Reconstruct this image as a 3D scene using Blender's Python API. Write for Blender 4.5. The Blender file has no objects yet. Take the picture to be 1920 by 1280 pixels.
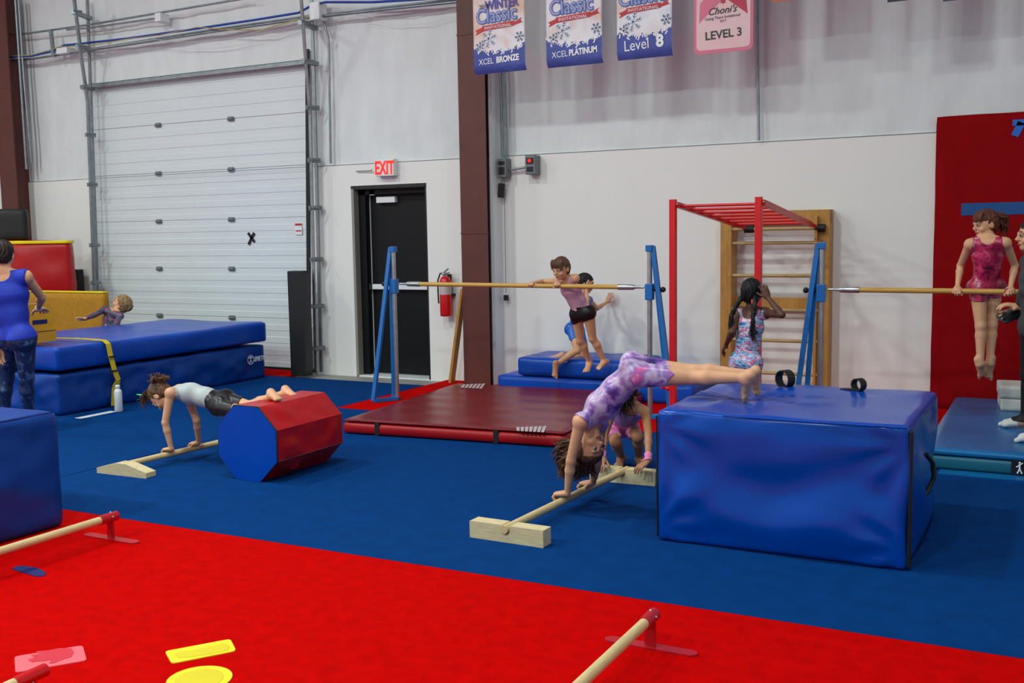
import bpy, math, random
import numpy as np
from mathutils import Vector, Matrix, noise
random.seed(7)
C = bpy.context.scene.collection
sc = bpy.context.scene
# ---------------------------------------------------------------- camera
CF, CP, CR, CY, CH, WY = 1970.98, .102595, -.016246, .484109, 1.6197, 10.03
_fw = Vector((-math.sin(CY)*math.cos(CP), math.cos(CY)*math.cos(CP), -math.sin(CP)))
_r0 = Vector((math.cos(CY), math.sin(CY), 0)); _u0 = _r0.cross(_fw)
_rt = _r0*math.cos(CR)+_u0*math.sin(CR); _up = -_r0*math.sin(CR)+_u0*math.cos(CR)
cd = bpy.data.cameras.new('camera'); cam = bpy.data.objects.new('camera', cd); C.objects.link(cam)
cd.sensor_width = 36; cd.sensor_fit = 'HORIZONTAL'; cd.lens = CF/1920*36; cd.clip_end = 200
cam.matrix_world = Matrix(((_rt.x, _up.x, -_fw.x, 0), (_rt.y, _up.y, -_fw.y, 0), (_rt.z, _up.z, -_fw.z, CH), (0, 0, 0, 1)))
sc.camera = cam
def _ray(x, y): return _fw+_rt*((x-960)/CF)-_up*((y-640)/CF)
def W(x, y, Y=WY):            # point seen at that place of the photograph, at distance Y in the hall
    r = _ray(x, y); return Vector((0, 0, CH))+r*(Y/r.y)
def F(x, y, z=0.):            # the same on a level surface at height z
    r = _ray(x, y); return Vector((0, 0, CH))+r*((z-CH)/r.z)
# ---------------------------------------------------------------- world, light, exposure
wd = bpy.data.worlds.new('world'); sc.world = wd; wd.use_nodes = True
wd.node_tree.nodes['Background'].inputs[0].default_value = (.74, .95, .98, 1)
wd.node_tree.nodes['Background'].inputs[1].default_value = .75
sc.view_settings.view_transform = 'Standard'; sc.view_settings.look = 'None'
sc.view_settings.gamma = 1; sc.view_settings.use_curve_mapping = False
sc.view_settings.exposure = -.66
LAMPS = [(-12, 5.2, 190), (-8.2, 4.6, 260), (-4.2, 4.4, 200), (0, 4.6, 120), (-11, -.5, 420), (-6.6, -1.2, 520), (-2, -.8, 330)]
def lamp_light(x, y, e):
    l = bpy.data.lights.new('high_bay_light', 'AREA'); l.shape = 'DISK'; l.size = .5; l.energy = e; l.color = (.87, 1, .955)
    o = bpy.data.objects.new('high_bay_light', l); o.location = (x, y, 6.35); C.objects.link(o)
for q in LAMPS: lamp_light(*q)
# ---------------------------------------------------------------- materials
def srgb(h):
    if isinstance(h, str): c = [int(h[i:i+2], 16)/255 for i in (0, 2, 4)]
    else: c = h
    return tuple(v/12.92 if v <= .04045 else ((v+.055)/1.055)**2.4 for v in c)+(1,)
_M = {}
def mat(name, col, rough=.6, var=.08, vs=6., bump=0., bs=40., metal=0., spec=.5, coat=0., emit=0., sss=0., stretch=None):
    if name in _M: return _M[name]
    m = bpy.data.materials.new(name); m.use_nodes = True; nt = m.node_tree; b = nt.nodes['Principled BSDF']
    tc = nt.nodes.new('ShaderNodeTexCoord'); src = tc.outputs['Object']
    if stretch:
        mp = nt.nodes.new('ShaderNodeMapping'); mp.inputs['Scale'].default_value = stretch; nt.links.new(src, mp.inputs[0]); src = mp.outputs[0]
    n = nt.nodes.new('ShaderNodeTexNoise'); n.inputs['Scale'].default_value = vs; n.inputs['Detail'].default_value = 4
    nt.links.new(src, n.inputs['Vector'])
    r = nt.nodes.new('ShaderNodeValToRGB'); c = srgb(col)
    r.color_ramp.elements[0].position = .3; r.color_ramp.elements[1].position = .7
    r.color_ramp.elements[0].color = tuple(v*(1-var) for v in c[:3])+(1,)
    r.color_ramp.elements[1].color = tuple(min(1, v*(1+var)) for v in c[:3])+(1,)
    nt.links.new(n.outputs['Fac'], r.inputs[0]); nt.links.new(r.outputs[0], b.inputs['Base Color'])
    b.inputs['Roughness'].default_value = rough; b.inputs['Metallic'].default_value = metal
    b.inputs['Specular IOR Level'].default_value = spec; b.inputs['Coat Weight'].default_value = coat
    if sss: b.inputs['Subsurface Weight'].default_value = sss; b.inputs['Subsurface Radius'].default_value = (.012, .005, .003)
    if bump:
        n2 = nt.nodes.new('ShaderNodeTexNoise'); n2.inputs['Scale'].default_value = bs; n2.inputs['Detail'].default_value = 5
        nt.links.new(src, n2.inputs['Vector'])
        bp = nt.nodes.new('ShaderNodeBump'); bp.inputs['Strength'].default_value = bump; bp.inputs['Distance'].default_value = .01
        nt.links.new(n2.outputs['Fac'], bp.inputs['Height']); nt.links.new(bp.outputs[0], b.inputs['Normal'])
    if emit: b.inputs['Emission Color'].default_value = c; b.inputs['Emission Strength'].default_value = emit
    _M[name] = m; return m
def pattern(name, stops, scale=9., rough=.45, dist=1.2, stretch=None, detail=3., bump=0.):
    """printed cloth: noise through a colour ramp; stops = [(pos, colour)]"""
    if name in _M: return _M[name]
    m = mat(name, 'ffffff', rough); nt = m.node_tree; b = nt.nodes['Principled BSDF']
    n = next(x for x in nt.nodes if x.type == 'TEX_NOISE'); r = next(x for x in nt.nodes if x.type == 'VALTORGB')
    n.inputs['Scale'].default_value = scale; n.inputs['Detail'].default_value = detail; n.inputs['Distortion'].default_value = dist
    if stretch:
        mp = nt.nodes.new('ShaderNodeMapping'); mp.inputs['Scale'].default_value = stretch
        nt.links.new(nt.nodes['Texture Coordinate'].outputs['Object'], mp.inputs[0]); nt.links.new(mp.outputs[0], n.inputs['Vector'])
    while len(r.color_ramp.elements) < len(stops): r.color_ramp.elements.new(.5)
    for e, (p, c) in zip(r.color_ramp.elements, stops): e.position = p; e.color = srgb(c)
    return m
def vinyl(name, col, rough=.32, bump=.25, bs=3., spec=.32): return mat(name, col, rough, .10, 2.5, bump, bs, spec=spec)
M = dict(
 drywall=mat('painted_drywall', 'ece9e6', .75, .015, 1.5, .1, 60),
 fabric=mat('insulation_fabric', 'dde0e2', .8, .045, 2.2, .8, 5., stretch=(2.2, 1, .8)),
 concrete=mat('concrete', '9a9894', .7, .12, 3, .2, 30),
 bluecarpet=mat('blue_carpet', '033a78', .95, .1, 9, .5, 350, spec=.05),
 redcarpet=mat('red_carpet', 'c60201', .95, .12, 14, .5, 350, spec=.03),
 doorwhite=mat('door_white', 'd9dfe2', .55, .02, 2, .1, 60),
 galv=mat('galvanised_steel', '8c9499', .38, .16, 12, metal=.75),
 greypaint=mat('grey_enamel', '6f7478', .5, .08, 12),
 maroon=mat('maroon_paint', '5c2c26', .55, .12, 4, .1, 40),
 blackdoor=mat('black_door_paint', '07080c', .55, .05, 6, spec=.3), black=mat('black_rubber', '121214', .6, .08, 12),
 blacksteel=mat('black_metal', '15161a', .4, .05, 12), jamb=mat('steel_jamb', '8d8a83', .6, .06, 5),
 blue_v=vinyl('blue_vinyl', '0246b0'), blue_v2=vinyl('blue_vinyl_dull', '023c90', .40, .4, 3.5), teal_v=vinyl('teal_vinyl', '0f66a2', .3),
 tealdk=vinyl('teal_mat_edge', '1b5f78', .35), red_v=vinyl('red_vinyl', 'b10f16', .35, .3), dred_v=vinyl('dark_red_vinyl', '74121a', .3, .12, 5),
 dred_side=vinyl('dark_red_mat_side', 'a00c12', .4, .2, 5),
 yellow_v=vinyl('yellow_vinyl', 'e8cf17', .4), ochre=mat('ochre_fabric', 'b07a10', .8, .12, 30, .3, 90), foam_y=mat('amber_vinyl', 'e0a21c', .45, .07, 8, .2, 6),
 wood=mat('birch_wood', 'd8bf8a', .5, .14, 9, .1, 30, stretch=(14, 1.2, 14)), woodx=mat('pine_block', 'd9c79a', .55, .12, 7, .1, 30, stretch=(1.5, 12, 12)),
 bar=mat('varnished_bar_wood', 'c99a48', .4, .16, 7, stretch=(1, 14, 14)), ladder=mat('varnished_pine', 'b8843c', .45, .14, 5, stretch=(8, 8, 1)),
 rung=mat('turned_rung_wood', 'b79a66', .45, .1, 6, stretch=(1, 9, 9)),
 bluesteel=mat('blue_enamel', '1268b4', .35, .06, 9), redsteel=mat('red_enamel', 'd6101a', .35, .06, 9), crimson=mat('crimson_enamel', 'b8141f', .35, .08, 9),
 chrome=mat('worn_chrome', 'b9bcbd', .3, .12, 14, metal=.8), white=mat('white_plastic', 'e4e6e8', .4, .03, 9), redpl=mat('red_gloss', 'cc1418', .25, .04, 9),
 wallmat=mat('red_wall_carpet', '90080f', .9, .07, 6, .4, 200, spec=.1), bluetape=mat('blue_stripe', '1c4f8e', .8, .06, 9),
 foamw=mat('white_foam_vinyl', 'd4d3ca', .6, .06, 8, .2, 20), tape=mat('white_tape', 'e6eaf0', .6, .03, 9), yellowtape=mat('yellow_strap', 'd9be22', .6, .08, 20),
 rubpink=mat('pink_rubber', 'f0606c', .6, .04, 9), rubpinkd=mat('deep_pink_rubber', 'cf1d33', .6, .04, 9), rubyel=mat('yellow_rubber', 'f4e01c', .55, .04, 9), rubyeld=mat('gold_rubber', 'dfca12', .55, .04, 9), rubblue=mat('navy_rubber', '0a1a66', .6, .05, 9),
 exitred=mat('exit_red', 'ff2a22', .5, emit=.8), led=mat('red_led', 'ff2020', .4, emit=1.5), lamp=mat('lamp_lens', 'ffffff', .4, emit=3),
 cable_blue=mat('blue_cable', '143f9a', .5), cable_y=mat('tan_cable', 'b59a4a', .5), cable_w=mat('white_cable', 'b9b9b2', .5), cord=mat('grey_cord', '5a5a5c', .6),
 ceil=mat('ceiling_fabric', 'c4c6c8', .85, .04, 2, .2, 5), label=mat('label_grey', 'c3b3b2', .5, .2, 200), green=mat('green_clip', '39d86c', .4))
# ---------------------------------------------------------------- mesh helpers
class MB:
    def __init__(s): s.v = []; s.f = []; s.sm = []
    def add(s, vs, fs, smooth=False, mx=None):
        o = len(s.v); s.v += [tuple((mx@Vector(v)) if mx else v) for v in vs]; s.f += [tuple(i+o for i in f) for f in fs]; s.sm += [smooth]*len(fs); return s
    def box(s, x0, x1, y0, y1, z0, z1, mx=None):
        return s.add([(x, y, z) for z in (z0, z1) for y in (y0, y1) for x in (x0, x1)], [(0, 2, 3, 1), (4, 5, 7, 6), (0, 1, 5, 4), (2, 6, 7, 3), (0, 4, 6, 2), (1, 3, 7, 5)], mx=mx)
    def tube(s, pts, r, n=12, caps=True, smooth=True):
        pts = [Vector(p) for p in pts]; rs = r if isinstance(r, (list, tuple)) else [r]*len(pts)
        vs = []; N = len(pts); ref = None
        for i, p in enumerate(pts):
            t = (pts[min(i+1, N-1)]-pts[max(i-1, 0)]).normalized()
            if ref is None: ref = t.orthogonal().normalized()
            ref = (ref-t*ref.dot(t)).normalized(); b = t.cross(ref)
            for k in range(n): a = 2*math.pi*k/n; vs.append(p+(ref*math.cos(a)+b*math.sin(a))*rs[i])
        fs = [(i*n+k, i*n+(k+1) % n, (i+1)*n+(k+1) % n, (i+1)*n+k) for i in range(N-1) for k in range(n)]
        s.add(vs, fs, smooth)
        if caps: s.add(vs[:n], [tuple(range(n))[::-1]]); s.add(vs[-n:], [tuple(range(n))])
        return s
    def prism(s, poly, z0, z1, mx=None, smooth=False):   # poly in xy, extruded z
        n = len(poly); vs = [(x, y, z0) for x, y in poly]+[(x, y, z1) for x, y in poly]
        s.add(vs, [tuple(range(n))[::-1], tuple(range(n, 2*n))], mx=mx)
        return s.add(vs, [(i, (i+1) % n, n+(i+1) % n, n+i) for i in range(n)], smooth, mx)
    def beam(s, a, b, w, d, up=(0, 0, 1)):               # rectangular bar from a to b
        a = Vector(a); b = Vector(b); t = (b-a); L = t.length; t.normalize(); u = Vector(up)
        if abs(t.dot(u)) > .98: u = Vector((0, 1, 0))
        x = t.cross(u).normalized(); y = x.cross(t)
        mx = Matrix(((x.x, y.x, t.x, a.x), (x.y, y.y, t.y, a.y), (x.z, y.z, t.z, a.z), (0, 0, 0, 1)))
        return s.box(-w/2, w/2, -d/2, d/2, 0, L, mx)
    def ball(s, c, r, n=14, m=9):
        if not isinstance(r, (tuple, list)): r = (r, r, r)
        vs = [(c[0]+r[0]*math.sin(math.pi*j/m)*math.cos(2*math.pi*i/n), c[1]+r[1]*math.sin(math.pi*j/m)*math.sin(2*math.pi*i/n), c[2]+r[2]*math.cos(math.pi*j/m)) for j in range(m+1) for i in range(n)]
        return s.add(vs, [(j*n+i, (j+1)*n+i, (j+1)*n+(i+1) % n, j*n+(i+1) % n) for j in range(m) for i in range(n)], True)
    def lathe(s, prof, c, n=24):
        vs = [(c[0]+r*math.cos(2*math.pi*i/n), c[1]+r*math.sin(2*math.pi*i/n), c[2]+z) for r, z in prof for i in range(n)]
        return s.add(vs, [(j*n+i, j*n+(i+1) % n, (j+1)*n+(i+1) % n, (j+1)*n+i) for j in range(len(prof)-1) for i in range(n)], True)
    def make(s, name, m, parent=None, bevel=0., mx=None):
        me = bpy.data.meshes.new(name); me.from_pydata([tuple(v) for v in s.v], [], s.f); me.materials.append(m)
        me.polygons.foreach_set('use_smooth', s.sm); me.validate(); me.update()
        o = bpy.data.objects.new(name, me); C.objects.link(o)
        if mx: o.matrix_world = mx
        if parent:
            o.parent = parent; o.matrix_parent_inverse = parent.matrix_basis.inverted()
        if bevel:
            b = o.modifiers.new('bevel', 'BEVEL'); b.width = bevel; b.segments = 2; b.limit_method = 'ANGLE'
        return o
def thing(name, label, cat, loc=(0, 0, 0), rz=0, group=None, kind=None):
    o = bpy.data.objects.new(name, None); C.objects.link(o); o.location = loc; o.rotation_euler = (0, 0, rz); o.empty_display_size = .1
    return tag(o, label, cat, group, kind)
def tag(o, label=None, cat=None, group=None, kind=None):
    if label: o['label'] = label
    if cat: o['category'] = cat
    if group: o['group'] = group
    if kind: o['kind'] = kind
    return o
def struct(o): o['kind'] = 'structure'; return o
def text(body, size, mx, m, parent=None, ext=.0015, sx=1., shear=0., name='lettering', off=0., align='CENTER'):
    cu = bpy.data.curves.new('t', 'FONT'); cu.body = body; cu.size = size; cu.extrude = ext; cu.align_x = align; cu.shear = shear; cu.offset = off; cu.resolution_u = 3
    t = bpy.data.objects.new('t', cu); C.objects.link(t); bpy.context.view_layer.update()
    me = bpy.data.meshes.new_from_object(t.evaluated_get(bpy.context.evaluated_depsgraph_get())); bpy.data.objects.remove(t)
    me.transform(Matrix.Diagonal((sx, 1, 1, 1))); me.transform(mx); me.materials.clear(); me.materials.append(m)
    o = bpy.data.objects.new(name, me); C.objects.link(o)
    if parent: o.parent = parent; o.matrix_parent_inverse = parent.matrix_basis.inverted()
    return o
def on_wall(x, y, z, tilt=0.):   # lettering frame for a surface that faces -Y
    return Matrix.Translation((x, y, z))@Matrix.Rotation(tilt, 4, 'Y')@Matrix.Rotation(math.pi/2, 4, 'X')
def soft_box(name, dims, m, parent=None, seg=.05, rnd=.02, bulge=.0, wr=.0, ws=3., seed=0, fn=None, mx=None, sharp=1.):
    """padded vinyl box: rounded edges, bulging faces and wrinkles as real displacement; stands on z=0, centred in xy"""
    X, Y, Z = dims; nx, ny, nz = [max(4, int(round(d/seg))) for d in dims]
    idx = {}; vs = []; fs = []
    def vid(i, j, k):
        if (i, j, k) not in idx:
            g = lambda t, n, d: ((t/n-.5)*d)
            p = Vector((g(i, nx, X), g(j, ny, Y), g(k, nz, Z)))
            c = Vector([max(-(d/2-rnd), min(d/2-rnd, q)) for q, d in zip(p, (X, Y, Z))]); e = p-c
            if e.length > 1e-9:
                n = e.normalized(); p = c+n*rnd
            else: n = e
            h = Vector((X/2, Y/2, Z/2)); a = [abs(q)/hh for q, hh in zip(p, h)]
            ax = max(range(3), key=lambda t: a[t]-(0 if t < 3 else 1)); b = 1
            for t in range(3):
                if t != ax: b *= max(0, 1-a[t]**2)
            nn = Vector((0, 0, 0)); nn[ax] = math.copysign(1, p[ax])
            d = bulge*b
            if wr:
                q = Vector((p.x+seed*3.7, p.y-seed*1.3, p.z*1.4+seed))*ws
                f = noise.noise(q)+.5*noise.noise(q*2.3+Vector((3, 1, 2))); d += wr*f*(min(1, b*3)*.8+.2)*sharp
            if not (ax == 2 and p.z < 0): p = p+nn*d
            p.z += Z/2
            if fn: p = fn(p, nn)
            if p.z < .001: p.z = .001
            idx[(i, j, k)] = len(vs); vs.append(p)
        return idx[(i, j, k)]
    for i in range(nx):
        for j in range(ny):
            for k, r in ((0, 1), (nz, 0)):
                q = [vid(i, j, k), vid(i+1, j, k), vid(i+1, j+1, k), vid(i, j+1, k)]; fs.append(q[::-1] if r else q)
    for i in range(nx):
        for k in range(nz):
            for j, r in ((0, 0), (ny, 1)):
                q = [vid(i, j, k), vid(i+1, j, k), vid(i+1, j, k+1), vid(i, j, k+1)]; fs.append(q[::-1] if r else q)
    for j in range(ny):
        for k in range(nz):
            for i, r in ((0, 1), (nx, 0)):
                q = [vid(i, j, k), vid(i, j+1, k), vid(i, j+1, k+1), vid(i, j, k+1)]; fs.append(q[::-1] if r else q)
    return MB().add(vs, fs, True).make(name, m, parent, mx=mx)
# ---------------------------------------------------------------- the hall
DX0, DX1, DZ = -11.66, -7.93, 3.64          # overhead door opening
EX0, EX1, EZ = W(658, 350).x, W(799, 345).x, 2.18   # exit door opening
MW = M['drywall']
w = MB()
for a, b, z0, z1 in [(-14, DX0, -.03, 2.44), (DX1, EX0, -.03, 2.44), (EX0, EX1, EZ, 2.44), (EX1, 5, -.03, 2.44)]: w.box(a, b, WY, WY+.3, z0, z1)
struct(w.make('wall_back', MW))
w = MB()
for a, b, z0, z1 in [(-14, DX0, 2.44, 7), (DX0, DX1, DZ, 7), (DX1, 5, 2.44, 7)]:
    nx = max(2, int((b-a)/.06)); nz = int((z1-z0)/.06); vs = []
    for k in range(nz+1):
        for i in range(nx+1):
            x = a+(b-a)*i/nx; z = z0+(z1-z0)*k/nz
            d = .016*noise.noise(Vector((x*3.1, z*.7, 0)))+.010*noise.noise(Vector((x*5, z*4, 5)))+.006*noise.noise(Vector((x*12, z*3, 9)))
            vs.append((x, WY+.02-d, z))
    w.add(vs, [(k*(nx+1)+i, k*(nx+1)+i+1, (k+1)*(nx+1)+i+1, (k+1)*(nx+1)+i) for k in range(nz) for i in range(nx)], True)
    w.box(a, b, WY+.06, WY+.3, z0, z1)
struct(w.make('wall_back_upper', M['fabric']))
struct(MB().box(-14, 5, WY-.004, WY, 2.436, 2.442).make('trim_1', M['greypaint']))
struct(MB().box(-14.2, -14, -3, WY+.3, -.03, 7).make('wall_left', MW))
struct(MB().box(-14, 6, -3, WY+.3, -.2, -.03).make('floor', M['concrete']))
struct(MB().box(-14, 6, -3, WY+.3, 7, 7.2).make('ceiling', M['ceil']))
for q in LAMPS:
    t = thing('high_bay_lamp', 'round high bay lamp hung from the ceiling of the hall', 'lamp', (q[0], q[1], 6.4), group='high bay lamps under the ceiling')
    MB().lathe([(.02, .25), (.08, .2), (.30, .02), (.32, 0), (.30, .01), (.02, .2)], (q[0], q[1], 6.4)).make('reflector', M['galv'], t)
    MB().tube([(q[0], q[1], 6.62), (q[0], q[1], 7)], .012, 8).make('rod', M['galv'], t)
# carpets
RL = 4.25; SX = -6.07
tag(MB().box(SX, 6, RL, 7.95, -.03, 0).make('blue_carpet', M['bluecarpet']), 'blue carpet strip in the middle of the hall under the octagon and big block', 'carpet')
tag(MB().box(-14, SX-.014, RL, 9.53, -.03, -.001).make('blue_carpet', M['bluecarpet']), 'blue carpet at left under the stacked blue mats, past the long seam', 'carpet')
tag(MB().box(-14, 6, -3, RL-.002, -.03, 0).make('red_carpet', M['redcarpet']), 'bright red carpet across the foreground with rubber floor markers', 'carpet')
tag(MB().box(SX, 6, 7.953, WY-.05, -.03, .001).make('red_carpet', M['redcarpet']), 'red carpet along the back wall beneath the dark red landing mat', 'carpet')
tag(MB().box(-9.5, -8.02, 9.535, WY-.02, -.03, 0).make('red_carpet', M['redcarpet']), 'small strip of red carpet at the foot of the white overhead door', 'carpet')
tag(MB().box(-7.98, -7.90, 6.55, 6.96, 0, .003, Matrix.Identity(4)).make('floor_tape', M['tape']), 'strip of white tape on blue carpet beside the white bottle', 'tape')
# overhead door
d = struct(bpy.data.objects.new('door_1', None)); C.objects.link(d)
for s in range(6):
    z0 = .615*s+.01; prof = [(z0, .009), (z0+.004, 0)]
    for r in range(1, 8): zz = z0+.0765*r; prof += [(zz-.003, .0045*((r+1) % 2)), (zz+.003, .0045*(r % 2))]
    prof += [(z0+.609, .0045), (z0+.613, .009)]
    if s == 5: prof = [(min(z, 3.64), y) for z, y in prof]
    vs = [(x, WY+.06+y, z) for z, y in prof for x in (DX0, DX1)]
    m = MB().add(vs, [(2*i, 2*i+1, 2*i+3, 2*i+2) for i in range(len(prof)-1)]); m.box(DX0, DX1, WY+.08, WY+.12, z0, z0+.61)
    p = m.make('door_section', M['doorwhite'], d)
    if s < 5:
        for hx in (-10.47-.035*(2-s), -9.23-.03*(2-s)):
            z = .615*(s+1)
            h = MB().prism([(-.045, -.022), (.045, -.022), (.05, 0), (.04, .03), (-.04, .03), (-.05, 0)], 0, .02, Matrix.Translation((hx, WY+.06, z))@Matrix.Rotation(math.pi/2, 4, 'X'))
            h.tube([(hx-.04, WY+.035, z), (hx+.04, WY+.035, z)], .012, 8); h.make('hinge', M['greypaint'], d)
MB().box(DX0, DX1, WY+.045, WY+.07, -.02, .02).make('bottom_seal', M['black'], d)
MB().box(DX0-.02, DX1+.06, WY-.05, WY-.044, DZ-.02, DZ+.03).box(DX0-.02, DX1+.06, WY-.05, WY-.01, DZ+.024, DZ+.03).make('header_rail', M['galv'], d)
def track(side, pts, pts2, br):
    t = thing('door_track', f'galvanised steel track with brackets up the {side} edge of the white overhead door', 'door track', (pts[0].x, pts[0].y, 0))
    m = MB()
    for a, b in zip(pts, pts[1:]): m.beam(a, b, .036, .010, (0, 1, 0)); m.beam(a+Vector((-.015, .025, 0)), b+Vector((-.015, .025, 0)), .008, .05, (0, 1, 0))
    m.make('roller_track', M['galv'], t)
    m = MB()
    for a, b in zip(pts2, pts2[1:]): m.beam(a, b, .040, .010, (0, 1, 0)); m.beam(a+Vector((.016, .008, 0)), b+Vector((.016, .008, 0)), .008, .016, (0, 1, 0))
    m.make('wall_angle', M['galv'], t)
    for z in br:
        def ip(P):
            for a, b in zip(P, P[1:]):
                if min(a.z, b.z) <= z <= max(a.z, b.z): return a.lerp(b, (z-a.z)/(b.z-a.z))
            return P[-1]
        a = ip(pts); b = ip(pts2)
        MB().beam(a+Vector((-.03, -.01, 0)), b+Vector((.06, 0, 0)), .05, .05).tube([a+Vector((.03, -.05, 0)), a+Vector((.08, .04, 0))], .012, 8).make('bracket', M['galv'], t)
P = lambda *q: [W(*a) for a in q]
track('left', [F(180, 690, 0) if 0 else W(181, 668, 9.86), W(163, 190, 9.86), W(153, 120, 9.75), W(136, -15, 9.5)],
      [W(187, 665, 9.98), W(170, 190, 9.98), W(163, 0, 9.96)], [.5, 1.05, 1.55, 2.35, 3.0, 3.6, 4.1, 4.5])
track('right', [W(592, 697, 9.86), W(581, 215, 9.86), W(574, 130, 9.75), W(563, -15, 9.5)],
      [W(602, 697, 9.98), W(588, 140, 9.98), W(583, -5, 9.96)], [.3, .8, 1.35, 1.95, 2.5, 3.1, 3.6, 4.0])
tag(MB().beam(W(580, 700, 10.0), W(576, 92, 10.0), .05, .02, (0, 1, 0)).make('door_seal', M['black']), 'long black rubber seal strip along the right track of the overhead door', 'seal')
m = MB(); c = W(471, 445, WY+.05)
for a in (.6, -.6): m.beam(c+Vector((-.085*math.cos(a)*.7, 0, -.1*math.sin(a)-.03*(a > 0))), c+Vector((.085*math.cos(a)*.7, 0, .1*math.sin(a))), .035, .004, (0, 1, 0))
tag(m.make('tape_cross', M['black']), 'black tape cross stuck on the white overhead door', 'tape')
t = thing('warning_label', 'small white warning label with red header at right edge of overhead door', 'label', W(560, 429, WY+.05))
c = W(560, 429, WY+.05); MB().box(c.x-.05, c.x+.05, c.y-.002, c.y, c.z-.07, c.z+.07).make('sheet', M['white'], t); MB().box(c.x-.05, c.x+.05, c.y-.004, c.y-.002, c.z+.04, c.z+.065).box(c.x-.04, c.x+.04, c.y-.004, c.y-.002, c.z-.03, c.z-.015).make('header', M['crimson'], t)
# exit door
d = struct(bpy.data.objects.new('door_2', None)); C.objects.link(d)
DY = WY+.18
MB().box(EX0, EX0+.035, WY-.003, DY, -.02, EZ).make('jamb', M['jamb'], d)
MB().box(EX0-.0, EX1, WY-.006, WY+.02, EZ-.02, EZ+.012).box(EX0, EX1, WY, DY+.1, EZ-.03, EZ-.005).make('head_trim', M['blacksteel'], d)
MB().box(EX1-.02, EX1-.0, WY, DY, -.02, EZ).make('jamb', M['blacksteel'], d)
MB().box(EX0+.035, EX0+.13, DY-.09, DY+.02, -.02, EZ-.03).box(EX0+.03, EX1-.02, DY-.09, DY+.02, EZ-.09, EZ-.03).make('door_frame', M['blackdoor'], d)
MB().box(EX0+.13, EX1-.02, DY, DY+.05, .0, EZ-.09).make('door_leaf', M['blackdoor'], d, .003)
MB().box(EX0+.135, EX0+.142, DY-.012, DY, .0, EZ-.1).make('astragal', M['white'], d)
cx = W(728, 372, DY).x; cz = W(728, 372, DY).z
MB().box(cx-.13, cx+.13, DY-.06, DY, cz-.05, cz+.02).make('closer_body', M['white'], d, .006); MB().box(cx-.20, cx-.13, DY-.09, DY-.03, cz+.04, cz+.1).box(cx-.13, cx+.14, DY-.08, DY-.06, cz+.06, cz+.075).make('closer_arm', M['chrome'], d)
bz = W(720, 537, DY).z
MB().box(EX0+.16, EX1-.04, DY-.07, DY-.02, bz-.03, bz+.03).make('push_bar', M['white'], d, .006); MB().box(EX0+.14, EX0+.18, DY-.08, DY, bz-.035, bz+.035).box(EX1-.07, EX1-.03, DY-.08, DY, bz-.035, bz+.035).make('push_bar_bracket', M['black'], d, .004)
MB().box(EX0+.03, EX1, WY, DY+.1, -.03, -.012).make('threshold', M['white'], d)
# exit sign
c = (W(700, 314, 9.93)+W(742, 314, 9.93))/2; t = thing('exit_sign', 'lit white exit sign with red letters above the black door', 'exit sign', (c.x, 9.97, c.z))
MB().box(c.x-.13, c.x+.115, 9.94, WY, c.z-.095, c.z+.095).make('housing', M['white'], t, .008)
text('EXIT', .205, on_wall(c.x-.008, 9.938, c.z-.07, .0), M['exitred'], t, .002, .62, off=.006)
MB().tube([W(697, 320, 10.0), W(668, 321, 10.01)], .006, 6).tube([W(697, 320, 10.0), W(697, 318, 9.98)], .006, 6).make('conduit', M['galv'], t)
# columns
def column(x0, x1, y, lab):
    t = thing('steel_column', lab, 'column', ((x0+x1)/2, y, 0))
    MB().box(x0, x1, y, y+.016, -.03, 7).make('flange', M['maroon'], t); MB().box((x0+x1)/2-.008, (x0+x1)/2+.008, y+.016, WY+.03, -.03, 7).make('web', M['maroon'], t)
    MB().box(x0-.02, x1+.02, y-.03, y+.1, -.03, -.012).make('base_plate', M['maroon'], t)
    for z in (W(890, 62, y).z, W(890, 437, y).z): MB().box(x0-.004, x1+.004, y-.006, y+.02, z-.008, z+.008).make('weld_seam', M['maroon'], t)
a, b = W(868, 600, 9.72).x, W(917, 600, 9.72).x; column(a, b, 9.72, 'dark red steel column beside the black exit door')
struct(MB().box(b-.03, b+.012, 9.84, WY, -.03, 7).make('trim_2', M['fabric']))
a2 = W(28, 300, 9.72).x; column(a2-.33, a2, 9.72, 'dark red steel column at the far left edge of the hall')
c0 = W(36, 100, 9.85).x
tag(MB().tube([(c0, 9.85, 2.6), (c0-.01, 9.85, 4.9)], .02, 8).make('conduit', M['galv']), 'grey vertical conduit close beside the far left column', 'conduit')
tag(MB().tube([(c0+.07, 9.88, 2.7), (c0+.05, 9.86, 3.8), (c0+.04, 9.86, 4.9)], .016, 8).make('conduit', M['galv']), 'thin vertical conduit just right of the far left column', 'conduit')
# pipes, boxes and cables high on the wall
def pipe(name, pts, r, m, lab, cat, Y=9.9):
    tag(MB().tube([W(x, y, Y) for x, y in pts], r, 8).make(name, m), lab, cat)
g = M['galv']
pipe('conduit', [(-20, 66), (50, 63), (170, 46), (465, -4)], .013, g, 'topmost grey conduit climbing to the right above the overhead door', 'conduit')
pipe('conduit', [(125, 56), (170, 52), (295, 34)], .011, g, 'short grey conduit ending at the small junction box above the overhead door', 'conduit')
pipe('conduit', [(-20, 118), (60, 110), (170, 94), (400, 59), (580, 33), (700, 20), (870, 2)], .018, g, 'long lower grey conduit crossing above the overhead door to the column', 'conduit')
pipe('conduit', [(130, 98), (170, 92), (400, 55), (590, 28)], .011, g, 'thinner conduit running just above the long lower conduit', 'conduit', 9.88)
pipe('conduit', [(606, 30), (700, 16), (868, -3)], .012, g, 'conduit running right from the square junction box to the column', 'conduit')
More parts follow.
